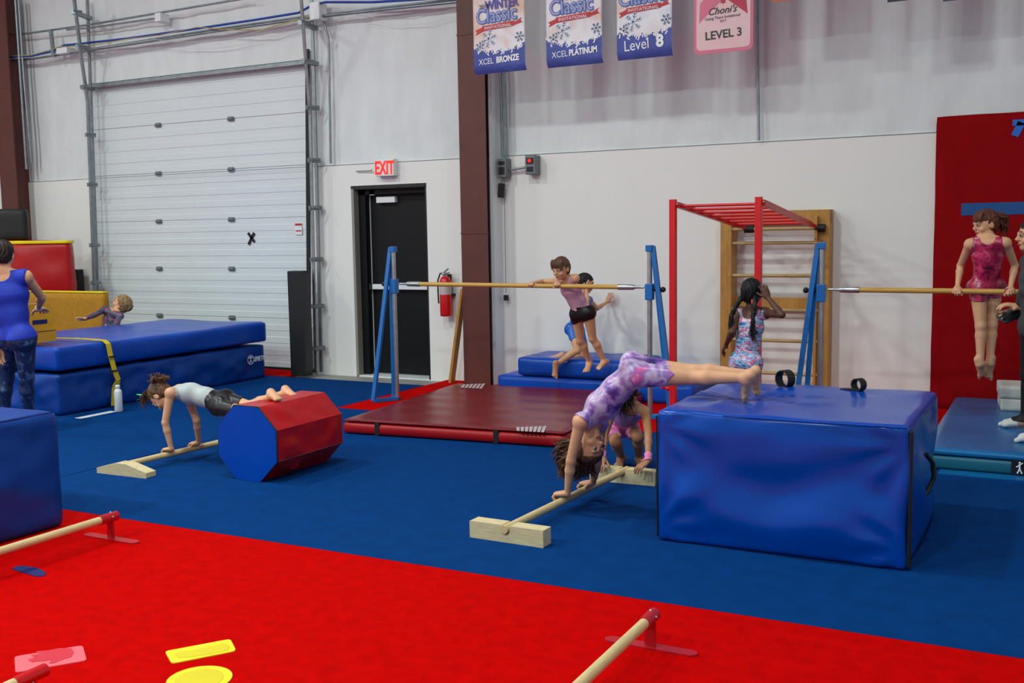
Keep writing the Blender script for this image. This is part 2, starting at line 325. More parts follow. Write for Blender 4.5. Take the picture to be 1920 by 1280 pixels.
pipe('cable', [(-20, 109), (50, 107), (100, 96), (120, 85), (150, 82), (240, 72), (360, 55), (480, 37), (560, 24), (585, 10), (610, 4), (700, 4), (868, -6)], .014, M['cable_blue'], 'blue cable lying along the conduits above the overhead door', 'cable', 9.86)
pipe('cable', [(-20, 107), (60, 103), (90, 95), (110, 88), (170, 85), (240, 73), (300, 66), (370, 51), (430, 56), (490, 56), (560, 36), (590, 28)], .006, M['cable_y'], 'tan cable looping beneath the blue cable above the overhead door', 'cable', 9.85)
pipe('cable', [(-20, 112), (60, 108), (200, 88), (290, 74), (330, 79), (380, 79), (430, 73), (500, 55), (575, 36)], .005, M['cable_w'], 'thin pale cable sagging below the conduits above the overhead door', 'cable', 9.85)
pipe('cable', [(664, 27), (720, 36), (780, 35), (860, 15)], .004, M['cable_w'], 'thin cable sagging between the square junction box and the column', 'cable', 9.88)
pipe('conduit', [(607, 30), (610, 50), (616, 70), (618, 180), (620, 306)], .012, g, 'thin vertical conduit dropping right of the overhead door', 'conduit', 9.98)
pipe('conduit', [(1420, -10), (1421, 130), (1423, 263)], .013, g, 'single vertical conduit on the wall right of the pink banner', 'conduit', 9.98)
def jbox(x, y, w, h, lab):
    c = W(x, y, 9.9); o = MB().box(c.x-w, c.x+w, 9.83, 9.99, c.z-h, c.z+h).make('junction_box', M['white'], None, .012); tag(o, lab, 'junction box')
jbox(303, 34, .05, .055, 'small white junction box at the end of the short conduit above the overhead door')
jbox(123, 96, .10, .04, 'wide white junction box at upper left beside the strut')
jbox(596, 22, .07, .10, 'square white junction box at the upper right corner of the overhead door')
tag(MB().beam(W(95, 55, 9.86), W(101, 107, 9.86), .05, .03, (0, 1, 0)).make('strut_channel', g), 'short steel strut channel holding conduits at upper left', 'bracket')
t = thing('call_box', 'two grey control boxes joined by a conduit right of the column', 'control box', (-5.35, 9.98, 2.32))
a = W(943, 315, 9.93); b = W(996, 309, 9.93)
MB().box(a.x-.05, a.x+.05, 9.9, WY, a.z-.10, a.z+.10).make('switch_box', M['greypaint'], t, .01)
MB().box(a.x-.035, a.x+.035, 9.895, 9.9, a.z+.03, a.z+.07).box(a.x-.035, a.x+.035, 9.895, 9.9, a.z-.07, a.z+.01).make('switch_plate', M['black'], t)
MB().box(b.x-.06, b.x+.06, 9.9, WY, b.z-.10, b.z+.10).make('pull_box', M['greypaint'], t, .01)
MB().box(b.x-.035, b.x+.035, 9.893, 9.9, b.z-.07, b.z-.02).box(b.x-.04, b.x+.04, 9.893, 9.9, b.z+.01, b.z+.07).make('switch_plate', M['black'], t)
MB().ball((b.x, 9.89, b.z+.04), .02).make('indicator', M['led'], t)
MB().tube([(a.x+.05, 9.97, a.z-.02), (b.x-.06, 9.97, a.z+.0)], .012, 8).tube([(a.x-.015, 9.97, a.z+.1), W(938, 130, 9.97), W(936, 60, 9.97)], .012, 8).tube([(a.x+.02, 9.97, a.z+.1), W(946, 130, 9.97), W(944, 60, 9.97)], .012, 8).make('conduit', g, t)
c = W(940, 357, 9.95)
t = thing('remote_control', 'small black remote hanging beneath the grey control boxes', 'remote', c)
MB().box(-.035, .035, -.015, .015, -.075, .075, Matrix.Translation(c)@Matrix.Rotation(.12, 4, 'Y')).make('body', M['black'], t, .006); MB().tube([c+Vector((0, 0, .07)), c+Vector((.03, 0, .13)), (a.x, 9.96, a.z-.1)], .003, 6).make('cord', M['cord'], t)
t = thing('pull_cord', 'long thin cord with a black block hanging right of the column', 'cord', W(949, 558, 9.98))
MB().tube([W(945, 335, 9.97), W(947, 440, 9.97), W(949, 550, 9.97)], .0035, 6).make('cord', M['cord'], t); c = W(949, 558, 9.97); MB().box(c.x-.022, c.x+.022, 9.95, 9.99, c.z-.03, c.z+.03).make('weight', M['black'], t, .004)
# fire extinguisher
c = W(833, 552, 9.90); t = thing('fire_extinguisher', 'red fire extinguisher hung on the wall between exit door and column', 'fire extinguisher', (c.x, 9.93, c.z-.25))
x, z = c.x, c.z
MB().lathe([(0, -.245), (.062, -.24), (.066, -.22), (.066, .14), (.05, .185), (.028, .20), (0, .20)], (x, 9.93, z), 24).make('cylinder', M['redpl'], t)
MB().lathe([(.0675, .0), (.0675, .11)], (x, 9.93, z), 24).make('label_band', M['label'], t)
MB().tube([(x, 9.93, z+.2), (x, 9.93, z+.245)], .022, 12).tube([(x-.02, 9.93, z+.24), (x+.06, 9.9, z+.285)], .009, 8).tube([(x-.02, 9.93, z+.225), (x+.07, 9.9, z+.24)], .009, 8).ball((x-.005, 9.90, z+.225), .018).make('valve', M['chrome'], t)
MB().tube([(x-.01, 9.93, z+.235), (x-.06, 9.92, z+.23), (x-.085, 9.91, z+.15), (x-.085, 9.91, z+.02), (x-.08, 9.91, z-.1)], .009, 8).make('hose', M['black'], t)
MB().box(x-.07, x+.07, 9.955, WY, z-.02, z+.005).box(x-.02, x+.02, 9.97, WY, z-.05, z+.22).make('bracket', M['black'], t)
b0 = F(857, 714); tag(MB().beam((b0.x, b0.y-.12, .0), W(869, 541, 9.80), .03, .09, (0, 1, 0)).make('wooden_plank', M['ladder']), 'narrow wooden plank leaning between the extinguisher and column', 'plank')
# padded bollard and left wall items
c = F(563, 704); t = thing('door_post_pad', 'tall black padded post in front of the right door track', 'post', (c.x, 9.72, 0))
MB().box(c.x-.11, c.x+.11, 9.62, 9.76, 0, W(562, 508, 9.62).z).make('pad', M['black'], t, .01); MB().box(c.x+.11, c.x+.115, 9.62, 9.76, .05, W(562, 508, 9.62).z-.02).make('edge_strip', M['blacksteel'], t)
c = W(141, 545, 9.9); MBx = MB().box(c.x-.13, c.x+.13, 9.84, 9.95, -.03, W(141, 505, 9.88).z).make('door_post_pad', M['black'], None, .01); tag(MBx, 'black padded post standing between the red mat and left door track', 'post')
# ---------------------------------------------------------------- mats at left
a = W(125, 450, 9.35); x1 = a.x; zt = a.z
t = thing('folding_mat', 'large red mat with a yellow top edge standing against the wall at left', 'mat', (x1-.4, 9.2, 0))
rm = Matrix.Translation((x1, 9.38, 0))@Matrix.Rotation(math.radians(40), 4, 'Z')@Matrix.Translation((-.62, .17, 0))
mx = rm; soft_box('red_cover', (1.24, .30, zt-.03), M['red_v'], t, .06, .03, .03, .03, 1.8, 2, mx=mx)
mx = rm@Matrix.Translation((0, 0, zt-.045)); soft_box('yellow_trim', (1.26, .32, .045), M['yellow_v'], t, .06, .012, 0, .006, 3, 4, mx=mx)
c = W(20, 400, 9.6); tag(soft_box('speaker', (.70, .18, .40), M['black'], None, .06, .04, .0, .004, 3, 1, mx=rm@Matrix.Translation((-.235, .0, zt+.008))), 'black padded case lying on top of the red mat at left', 'case')
bpy.data.objects['speaker'].name = 'padded_case'
xr = W(192, 547, 8.75).x; zz = W(192, 547, 8.75).z
t = thing('wedge_mat', 'ochre brown mat standing on edge behind the stacked blue mats', 'mat', (xr-.9, 8.8, 0))
soft_box('panel', (1.35, .09, zz-.015), M['ochre'], t, .08, .015, .0, .006, 2, 5, mx=Matrix.Translation((xr-.675, 8.8, 0)))
soft_box('top_edge', (1.35, .095, .02), M['yellow_v'], t, .06, .006, 0, 0, mx=Matrix.Translation((xr-.675, 8.8, zz-.018)))
# the stack of two thick blue mats and the near blue one
def sag(amp, n=3):
    def f(p, nn):
        if abs(nn.x) > .5: p.x += amp*math.sin(p.y*n+p.z*7)*.5
        return p
    return f
t = thing('crash_mat', 'thick blue mat with a white round logo, lower of the stacked pair', 'crash mat', (-9.0, 8.0, 0))
soft_box('cover', (1.50, 2.84, .385), M['blue_v2'], t, .035, .02, .012, .036, 3.4, 3, mx=Matrix.Translation((-8.95, 7.99, 0)))
lx = -8.19; 
mxl = Matrix.Translation((-8.135, 9.1, .24))@Matrix.Rotation(math.pi/2, 4, 'Z')@Matrix.Rotation(math.pi/2, 4, 'X')
m = MB()
for i in range(24):
    a0, a1 = 2*math.pi*i/24, 2*math.pi*(i+1)/24
    m.add([(-.0+math.cos(q)*r, math.sin(q)*r, 0) for q, r in ((a0, .046), (a1, .046), (a1, .054), (a0, .054))], [(0, 1, 2, 3)], mx=mxl)
for (ax, ay), (bx, by) in [((-.02, -.035), (.0, .0)), ((.0, .0), (.02, -.035)), ((0, 0), (0, .02)), ((-.03, .03), (0, .012)), ((.03, .03), (0, .012))]:
    q = Vector((bx-ax, by-ay)).normalized()*.006; m.add([(ax-q.y, ay+q.x, 0), (ax+q.y, ay-q.x, 0), (bx+q.y, by-q.x, 0), (bx-q.y, by+q.x, 0)], [(0, 1, 2, 3)], mx=mxl)
m.ball(tuple(mxl@Vector((0, .028, 0))), (.003, .009, .009), 8, 6); m.make('logo_mark', M['tape'], t)
text('SPIETH', .075, Matrix.Translation((-8.135, 9.25, .215))@Matrix.Rotation(math.pi/2, 4, 'Z')@Matrix.Rotation(math.pi/2, 4, 'X'), M['tape'], t, .001, .85, .3, off=.002, align='CENTER')
t = thing('crash_mat', 'thick blue mat lying on top of the mat with the white logo', 'crash mat', (-9.0, 8.0, .40))
def topf(p, nn):
    if nn.z > .5: p.z += .008*math.sin(p.y*2.2)+.008*math.sin(p.x*5+p.y*3)
    return p
soft_box('cover', (1.54, 2.88, .225), M['blue_v'], t, .04, .025, .008, .014, 1.8, 9, topf, Matrix.Translation((-8.95, 8.0, .415)))
t = thing('mat_strap', 'yellow strap with black rings draped over the stacked blue mats', 'strap', (-8.5, 7.1, .67))
m = MB(); ys = 7.12
pts = [(-9.3, ys-.1, .66), (-8.9, ys-.05, .66), (-8.5, ys, .66), (-8.2, ys, .655), (-8.145, ys, .62), (-8.12, ys, .5), (-8.10, ys+.02, .36), (-8.09, ys+.05, .26), (-8.115, ys+.02, .2), (-8.12, ys, .02)]
for a, b in zip(pts, pts[1:]): m.beam(Vector(a), Vector(b), .055 if a[0] < -8.15 else .055, .006, (0, 0, 1) if a[0] < -8.15 else (1, 0, 0))
m.make('webbing', M['yellowtape'], t)
for z in (.5, .36): MB().box(-8.105, -8.085, ys-.035, ys+.045, z-.006, z+.006).make('strap_ring', M['black'], t)
# amber barrel-top block standing on the mats
VX = -8.52
def onx(x, y, X): r = _ray(x, y); return Vector((0, 0, CH))+r*(X/r.x)
a0, a1, a2 = onx(50, 643, VX), onx(106, 638, VX), onx(80, 568, VX); y0, y1, zb, zt = a0.y, a1.y, .668, a2.z
t = thing('vault_trainer', 'amber foam block with a rounded top and blue side slot on the stacked mats', 'foam block', (VX-.3, (y0+y1)/2, zb))
pr = [(y0, zb), (y1, zb), (y1, zt-.14)]+[(y1-.14+.14*math.cos(math.pi/2*k/8), zt-.14+.14*math.sin(math.pi/2*k/8)) for k in range(1, 9)]+[(y0, zt)]
mv = Matrix.Rotation(math.pi/2, 4, 'Z')@Matrix.Rotation(math.pi/2, 4, 'X')
MB().prism(pr, VX-.05, VX, mv).make('end_panel', M['foam_y'], t, .006); MB().prism(pr, VX-.62, VX-.052, mv).make('body', M['teal_v'], t, .006)
q = onx(78, 603, VX); MB().box(VX, VX+.004, q.y-.10, q.y+.06, q.z-.02, q.z+.02).make('slot', M['rubblue'], t); MB().box(VX, VX+.003, y0, y1, zb+.10, zb+.106).make('seam', M['maroon'], t)
# bottle
c = F(223, 771); t = thing('water_bottle', 'white water bottle standing on blue carpet beside the stacked mats', 'bottle', c)
MB().lathe([(0, 0), (.034, 0), (.037, .006), (.037, .185), (.034, .2), (.022, .215), (.02, .222)], c, 24).make('body', M['white'], t); MB().lathe([(.02, .22), (.023, .222), (.023, .245), (.02, .252), (0, .254)], c, 20).make('cap', M['white'], t)
# near-left blue block
t = thing('foam_block', 'blue foam block cut off by the left edge, in front of the coach', 'foam block', (-6, 3.4, 0))
soft_box('cover', (1.5, 1.25, .66), M['blue_v2'], t, .04, .035, .02, .03, 2.6, 21, mx=Matrix.Translation((-5.76, 3.38, 0)))
MB().tube([(-6.45, 2.80, .655), (-5.03, 2.8, .655), (-5.03, 3.97, .655), (-6.45, 3.97, .655)], .007, 6).make('piping', M['rubblue'], t)
# ---------------------------------------------------------------- low floor bars with wooden feet
def foot_block(name, c, w, h, d, m, parent, rz=0, trap=0., notch=False):
    mx = Matrix.Translation(c)@Matrix.Rotation(rz, 4, 'Z')@Matrix.Rotation(math.pi/2, 4, 'X')
    if trap: poly = [(-w/2, 0), (w/2, 0), (w/2, h*.45), (w*.10, h), (-w*.10, h), (-w/2, h*.45)]
    else:
        poly = [(-w/2, 0), (w/2, 0), (w/2, h)]
        if notch:
            r = .024
            poly += [(r, h)]+[(r*math.cos(a), .068-r*math.sin(a)) for a in [k*math.pi/8 for k in range(0, 9)]]+[(-r, h)]
        poly += [(-w/2, h)]
    return MB().prism(poly, -d/2, d/2, mx).make(name, m, parent, .004)
t = thing('floor_bar', 'wooden floor bar on rectangular blocks under the girl bent in a handstand', 'floor bar', (-2.55, 5.5, 0))
foot_block('foot', (-2.556, 4.80, 0), .445, .092, .088, M['woodx'], t, -.03, notch=True)
foot_block('foot', (-2.49, 6.27, 0), .445, .092, .088, M['woodx'], t, .03, notch=True)
MB().tube([(-2.563, 4.745, .071), (-2.49, 6.325, .071)], .0225, 20).make('rail', M['wood'], t)
f1 = (F(175, 888)+F(278, 896))/2; f2 = Vector((-5.66, 6.32, 0))
t = thing('floor_bar', 'wooden floor bar on peaked wooden feet beneath the girl in grey top', 'floor bar', (-5.7, 5.6, 0))
foot_block('foot', (f1.x, f1.y+.05, 0), .46, .085, .09, M['woodx'], t, .03, 1)
foot_block('foot', (-5.64, 6.28, 0), .46, .085, .09, M['woodx'], t, .03, 1)
MB().tube([(f1.x-.0, f1.y+.04, .07), (-5.64, 6.3, .07)], .0215, 20).make('rail', M['wood'], t)
# low bars with red steel feet
def red_bar(fx, fy, sx, lab, L=2.2, far=True):
    t = thing('floor_bar', lab, 'floor bar', (fx, fy, 0)); z = .12
    MB().tube([(fx, fy+.045, z), (fx, fy-.07, z)], .026, 18).make('end_socket', M['crimson'], t, .002)
    MB().box(fx-.022, fx+.022, fy-.006, fy+.006, .006, z-.02).make('stem', M['crimson'], t)
    q = [(fx+sx*.5*s+.03*math.cos(a)*1, fy+.028*math.sin(a)) for s, a0 in ((1, -90), (-1, 90)) for a in [math.radians(a0+20*k) for k in range(10)]]
    MB().prism(q, 0, .008).make('foot_plate', M['crimson'], t)
    MB().tube([(fx, fy-.06, z), (fx, fy-L, z)], .021, 18).make('rail', M['wood'], t)
    m = MB()
    for p in ((fx+.024, fy-.0, z+.006), (fx, fy+.005, z+.026)): m.ball(p, .006, 8, 6)
    m.make('rivet', M['chrome'], t)
    return t
red_bar(-4.545, 3.92, .34, 'low wooden bar with a red steel foot on red carpet at the left edge')
red_bar(-1.385, 3.755, .32, 'low wooden bar with a red steel foot at the bottom right of the carpet')
c = F(85, 1255, .08); t = thing('floor_bar', 'low bar whose red end rests by the pink hand marker, bottom left corner', 'floor bar', c)
d_ = (F(30, 1280, .08)-c).normalized(); MB().tube([c, c+d_*.13], .024, 16).make('end_socket', M['redpl'], t); MB().tube([c+d_*.12, c+d_*.9], .020, 16).make('rail', M['wood'], t)
e = c+d_*.06; MB().box(e.x-.012, e.x+.012, e.y-.012, e.y+.012, .005, .075).make('stem', M['redpl'], t); MB().ball((e.x+.02, e.y-.01, .06), .006, 8, 6).make('rivet', M['chrome'], t); MB().box(e.x-.13, e.x+.13, e.y-.025, e.y+.025, 0, .006).make('foot_plate', M['redpl'], t)
# rubber markers
def rrect(pts, r=.02, n=4):
    out = []; N = len(pts)
    for i in range(N):
        p, a, b = [Vector(pts[j % N]) for j in (i, i-1, i+1)]; u = (a-p).normalized()*r; v = (b-p).normalized()*r
        for k in range(n+1): t_ = k/n; out.append(tuple((p+u)*(1-t_)**2+p*2*t_*(1-t_)+(p+v)*t_**2))
    return out
def flat(pts, z0, z1, name, m, parent=None):
    a = sum(pts[i][0]*pts[(i+1) % len(pts)][1]-pts[(i+1) % len(pts)][0]*pts[i][1] for i in range(len(pts)))
    return MB().prism(pts if a > 0 else pts[::-1], z0, z1).make(name, m, parent)
t = thing('floor_marker', 'pink rubber rectangle with a red handprint on the red carpet', 'floor marker', F(95, 1235))
flat(rrect([F(x, y).xy for x, y in [(27, 1232), (155, 1211), (163, 1239), (29, 1262)]]), .0, .004, 'mat', M['rubpink'], t)
hp = [(60, 1243), (52, 1239), (66, 1234), (58, 1230), (74, 1228), (68, 1223), (92, 1221), (112, 1217), (133, 1217), (139, 1224), (134, 1233), (118, 1238), (104, 1244), (92, 1246), (96, 1239), (82, 1241)]
flat([tuple(F(x, y).xy) for x, y in hp], .004, .0055, 'handprint', M['rubpinkd'], t)
t = thing('floor_marker', 'yellow rubber rectangle with a darker footprint on red carpet', 'floor marker', F(376, 1222))
flat(rrect([F(x, y).xy for x, y in [(309, 1222), (432, 1199), (443, 1221), (322, 1245)]]), 0, .004, 'mat', M['rubyel'], t)
fp = [(326, 1229), (335, 1223), (360, 1221), (395, 1213), (425, 1208), (431, 1213), (427, 1221), (400, 1227), (360, 1233), (334, 1235)]
flat([tuple(F(x, y).xy) for x, y in fp], .004, .0055, 'footprint', M['rubyeld'], t)
t = thing('floor_marker', 'round yellow rubber spot at the bottom edge of the picture', 'floor marker', F(375, 1275))
c = F(374, 1274); R_ = .118; flat([(c.x+R_*math.cos(k*math.pi/18), c.y+R_*math.sin(k*math.pi/18)) for k in range(36)], 0, .004, 'disc', M['rubyel'], t)
flat([(c.x+(R_-.03)*math.cos(k*math.pi/18), c.y+(R_-.03)*math.sin(k*math.pi/18)) for k in range(36)], .004, .0052, 'inner_disc', M['rubyeld'], t)
fp = [(22, 1066), (36, 1061), (55, 1063), (72, 1066), (86, 1074), (84, 1080), (66, 1081), (48, 1075), (32, 1071)]
tag(flat([tuple(F(x, y).xy) for x, y in fp], 0, .004, 'floor_marker', M['rubblue']), 'dark blue rubber footprint on red carpet at the left edge', 'floor marker')

# ---------------------------------------------------------------- octagon tumbler
OX, OY0, OY1, OR = -4.792, 5.30, 6.0, .252
def octa(r, k0=.5): return [(r/math.cos(math.pi/8)*math.cos(math.pi/4*(k+k0)), r/math.cos(math.pi/8)*math.sin(math.pi/4*(k+k0))) for k in range(8)]
t = thing('octagon_tumbler', 'red octagonal foam roller with a blue end, under the girl in grey top', 'octagon tumbler', (OX, 5.8, 0))
n = 8; seg = 22; lat = 6; vs = []; P8 = octa(OR)
for j in range(seg+1):
    for k in range(8):
        for l in range(lat):
            a, b = Vector(P8[k]), Vector(P8[(k+1) % 8]); q = a.lerp(b, l/lat); y = OY0+(OY1-OY0)*j/seg
            e = min(1, 6*min(j, seg-j)/seg); f = (1-abs(2*l/lat-1))
            dn = e*f*(.034*noise.noise(Vector((q.x*7, y*5, q.y*7)))+.014*noise.noise(Vector((q.x*18, y*9, q.y*18)))+.002)-.006*e*(l == 0)*abs(noise.noise(Vector((0, y*7, k))))
            q = q*(1+dn/OR); vs.append((OX+q.x, y, max(.001, OR+q.y)))
N8 = 8*lat
MB().add(vs, [(j*N8+k, (j+1)*N8+k, (j+1)*N8+(k+1) % N8, j*N8+(k+1) % N8) for j in range(seg) for k in range(N8)], True).make('side_cover', M['red_v'], t).modifiers.new('split', 'EDGE_SPLIT').split_angle = math.radians(28)
mxo = Matrix.Translation((OX, 0, OR))@Matrix.Rotation(math.pi/2, 4, 'X')
MB().prism(octa(OR-.002), -OY0-.0, -OY0+.012, mxo).make('end_panel', M['blue_v'], t, .01); MB().prism(octa(OR-.002), -OY1+.004, -OY1+.016, mxo).make('end_panel', M['blue_v'], t, .01)
o8 = octa(OR+.001); MB().tube([(OX+a, OY0-.006, max(.006, OR+b)) for a, b in o8+o8[:2]], .005, 6).make('piping', M['black'], t)
for k in (6,):
    a = P8[7]; MB().tube([(OX+a[0], OY0, OR+a[1]), (OX+a[0], OY1, OR+a[1])], .004, 6).make('seam', M['maroon'], t)
# ---------------------------------------------------------------- dark red landing mat
mr = math.radians(5.2)
t = thing('landing_mat', 'large dark red landing mat with black straps under the horizontal bar', 'landing mat', (-5.225, 6.905, 0), mr)
bpy.context.view_layer.update(); tm = Matrix.Translation((-5.225, 6.905, 0))@Matrix.Rotation(mr, 4, 'Z')
soft_box('cover', (1.95, 2.20, .098), M['dred_side'], t, .05, .03, .006, .006, 2, 31, mx=tm@Matrix.Translation((.975, 1.10, 0)))
soft_box('top_sheet', (1.93, 2.18, .022), M['dred_v'], t, .05, .010, .003, .003, 1.5, 33, lambda p, nn: Vector((p.x, p.y, p.z+.003*math.sin(p.y*16)*(abs(p.x) < .9))), mx=tm@Matrix.Translation((.975, 1.10, .097)))
for x in (.33, 1.38): MB().box(x-.02, x+.02, -.008, .02, .004, .108).make('strap', M['black'], t, mx=tm)
def printed(pts, nl):
    a, b, c_, d_ = [F(x, y, .1225) for x, y in pts]; m = MB()
    for i in range(nl):
        u0, u1 = i/nl, (i+.72)/nl
        q = [a.lerp(b, u0), a.lerp(b, u1), d_.lerp(c_, u1), d_.lerp(c_, u0)]; m.add(q, [(0, 1, 2, 3)])
    return m
printed([(968, 801), (1027, 799), (1022, 811), (969, 808)], 7).make('printed_label', M['label'], t).location.z += .003
printed([(868, 721), (912, 719), (905, 729), (864, 727)], 6).make('printed_label', M['label'], t).location.z += .003
# ---------------------------------------------------------------- bar stations
def upright(lab, x, y, zt, zb, legs, s, z0=.0):
    t = thing('bar_upright', lab, 'bar stand', (x, y, 0))
    MB().tube([(x, y, z0+.03), (x, y, zt-.05)], .022, 16).make('post', M['chrome'], t)
    MB().box(x-.03, x+.03, y-.03, y+.03, zt-.055, zt).make('top_cap', M['bluesteel'], t, .006)
    MB().box(x-.034, x+.034, y-.034, y+.034, zb-.10, zb+.04).make('clamp_sleeve', M['bluesteel'], t, .006)
    MB().tube([(x-s*.03, y, zb-.01), (x-s*.11, y, zb-.01)], .014, 10).ball((x-s*.12, y, zb-.01), .024).make('knob', M['black'], t)
    for l in legs: MB().beam((x-s*.03, y, zt-.01), l, .038, .03, (0, 1, 0)).make('leg', M['bluesteel'], t)
    MB().beam((x, y, z0+.018), legs[0], .06, .03).beam((x, y, z0+.018), legs[1], .06, .03).make('base_rail', M['bluesteel'], t)
    return t
def hbar(lab, a, b, fl, fr):
    t = thing('horizontal_bar', lab, 'bar', ((a.x+b.x)/2, a.y, a.z))
    d = (b-a).normalized(); MB().tube([a+d*.09, b-d*.09], .0205, 18).make('rail', M['bar'], t)
    for e, s in ((a, 1), (b, -1)):
        if (s == 1 and fl) or (s == -1 and fr): MB().tube([e+d*s*(-.10), e+d*s*(-.02), e+d*s*.0, e+d*s*.14], [.010, .013, .024, .026], 14).make('end_fitting', M['chrome'], t)
U1 = F(745, 750); u1 = (U1.x, 8.55)
b1l, b1r = Vector((u1[0]+.16, 8.55, 1.148)), Vector((-3.30, 8.55, 1.138))
upright('left blue and chrome stand of the middle horizontal bar, in front of the black door', u1[0], 8.55, 1.51, 1.155, [F(700, 751, .02), F(739, 742, .02)], 1)
upright('right blue and chrome stand of the middle horizontal bar, by the red posts', -3.15, 8.55, 1.50, 1.13, [Vector((-2.99, 8.62, .02)), Vector((-2.90, 8.46, .02))], -1)
hbar('wooden horizontal bar the girl in the pink top leans on', b1l, b1r, 1, 1)
U3 = W(1540, 542, 8.5)
upright('blue and chrome stand in front of the wooden wall bars', U3.x, 8.5, 1.51, 1.14, [W(1500, 715, 8.45)*1 if 0 else Vector((W(1485, 820, 8.4).x, 8.4, .02)), Vector((W(1508, 820, 8.6).x, 8.6, .02))], 1)
hbar('wooden horizontal bar held by the girl in the red leotard', Vector((U3.x+.15, 8.5, 1.138)), Vector((.42, 8.5, 1.132)), 1, 1)
upright('blue and chrome stand of the right horizontal bar', .56, 8.5, 1.51, 1.13, [Vector((.73, 8.55, .18)), Vector((.80, 8.42, .18))], -1, .155)
# ---------------------------------------------------------------- blue mats behind the middle bar
xr = W(1300, 735, 9.3).x; xl = W(930, 712, 9.27).x
tag(soft_box('folding_mat', (xr-xl, .70, .19), vinyl('bright_blue_vinyl', '0a4fc4', .35), None, .05, .02, .0, .008, 2, 41, mx=Matrix.Translation(((xl+xr)/2, 9.65, 0))), 'wide thin blue mat on the floor against the back wall', 'mat')
xl2 = W(970, 690, 9.3).x; xr2 = xl2+1.30
tag(soft_box('crash_mat', (xr2-xl2, .66, .185), M['blue_v'], None, .04, .03, .01, .022, 3, 43, mx=Matrix.Translation(((xl2+xr2)/2, 9.62, .198))), 'smaller thick blue mat on the wide thin mat, under the kneeling girl', 'crash mat')
# ---------------------------------------------------------------- wall bars and monkey bars
WX0, WX1, WYb = W(1353, 415, 9.9).x, W(1558, 392, 9.9).x, 9.84
t = thing('wall_bars', 'wooden wall bars with round rungs fixed to the back wall', 'wall bars', ((WX0+WX1)/2, 9.93, 0))
zt = W(1558, 392, 9.84).z
for x in (WX0, WX1-.10): MB().box(x, x+.10, 9.86, WY, 0, zt).make('side_post', M['ladder'], t, .004)
for x in (WX0+.10, WX1-.125): MB().box(x, x+.025, 9.80, 9.99, 0, zt-.06).make('side_plate', M['ladder'], t, .003)
MB().box(WX0, WX1, 9.90, 9.93, zt-.13, zt).make('top_board', M['ladder'], t, .003)
z = W(1490, 570, 9.86).z; MB().box(WX0+.1, WX1-.1, 9.93, 9.96, z-.055, z+.055).make('cross_board', M['ladder'], t, .003)
for y in (428, 455, 517, 582, 640, 702):
    z = W(1500, y, 9.82).z; MB().tube([(WX0+.09, 9.83, z), (WX1-.09, 9.83, z)], .017, 12).make('rung', M['rung'], t)
for k in (1, 2): 
    z = z-.33 if k == 1 else z
z = W(1500, 702, 9.82).z-.30; MB().tube([(WX0+.09, 9.83, z), (WX1-.09, 9.83, z)], .017, 12).make('rung', M['rung'], t)
PYm = 8.22; XL, XR = W(1262, 376, PYm).x, W(1423, 369, PYm).x; zt = W(1262, 376, PYm).z
E1, E2 = W(1389, 424, 9.78), W(1522, 420, 9.78); ez = (E1.z+E2.z)/2
t = thing('monkey_bars', 'red steel monkey bars on two posts hooked onto the wall bars', 'monkey bars', ((XL+XR)/2, PYm, 0))
for x, w_ in ((XL, .052), (XR, .052)): MB().box(x-w_/2, x+w_/2, PYm-.026, PYm+.026, .003, zt+.01).make('post', M['redsteel'], t, .003)
MB().box(XL-.1, XR+.1, PYm-.03, PYm+.03, .003, .04).make('base_rail', M['redsteel'], t)
ra = [Vector((XL+.03, PYm+.02, zt-.035)), Vector((E1.x, 9.76, ez))]; rb = [Vector((XR+.03, PYm+.02, zt-.035)), Vector((E2.x, 9.76, ez))]
for q in (ra, rb): MB().beam(q[0], q[1], .03, .045).make('side_rail', M['redsteel'], t)
for k in range(7):
    f = (k+.35)/6.9; MB().tube([ra[0].lerp(ra[1], f), rb[0].lerp(rb[1], f)], .0125, 10).make('rung', M['redsteel'], t)
for q, rr in ((E1, ra), (E2, rb)): MB().tube([(q.x-.035+.06, 9.83, W(1500, 428, 9.82).z), (q.x+.05+.06, 9.83, W(1500, 428, 9.82).z)], .036, 14).make('hook_pad', M['black'], t); MB().beam(rr[1], Vector((rr[1].x+.05, 9.83, W(1500, 428, 9.82).z)), .02, .03).make('hook', M['crimson'], t)
for x in (XL+.03, XR+.03): MB().ball((x+.012, PYm-.02, zt-.03), .009, 8, 6).make('bolt', M['chrome'], t)
z = W(1245, 728, PYm).z; MB().tube([(XL-.02, PYm, z), (XL-.13, PYm+.1, z)], .009, 8).ball((XL-.045, PYm+.01, z), .022).ball((XL-.11, PYm+.08, z), .022).make('clamp_bolt', M['redsteel'], t)
# ---------------------------------------------------------------- right side
x0 = W(1756, 230, 9.98).x; zt = W(1757, 219, 9.98).z
t = thing('wall_mat', 'tall dark red wall mat with a blue stripe behind the red leotard girl', 'wall mat', (x0+1.2, 9.98, 0))
soft_box('panel', (2.6, .05, zt), M['wallmat'], t, .08, .012, 0, .004, 2, 51, mx=Matrix.Translation((x0+1.3, 10.0, 0)))
q = W(1802, 392, 9.96); MB().box(q.x, q.x+1.6, 9.970, 9.974, q.z-.115+.06, q.z+.05).make('stripe', M['bluetape'], t)
q = W(1905, 250, 9.96); MB().beam((q.x-.01, 9.97, q.z-.02), (q.x+.04, 9.97, q.z+.09), .06, .006, (0, 1, 0)).beam((q.x-.03, 9.97, q.z+.09), (q.x+.13, 9.97, q.z+.09), .05, .006, (0, 1, 0)).make('blue_lettering', mat('bright_blue_vinyl_letter', '1565c8', .6), t)
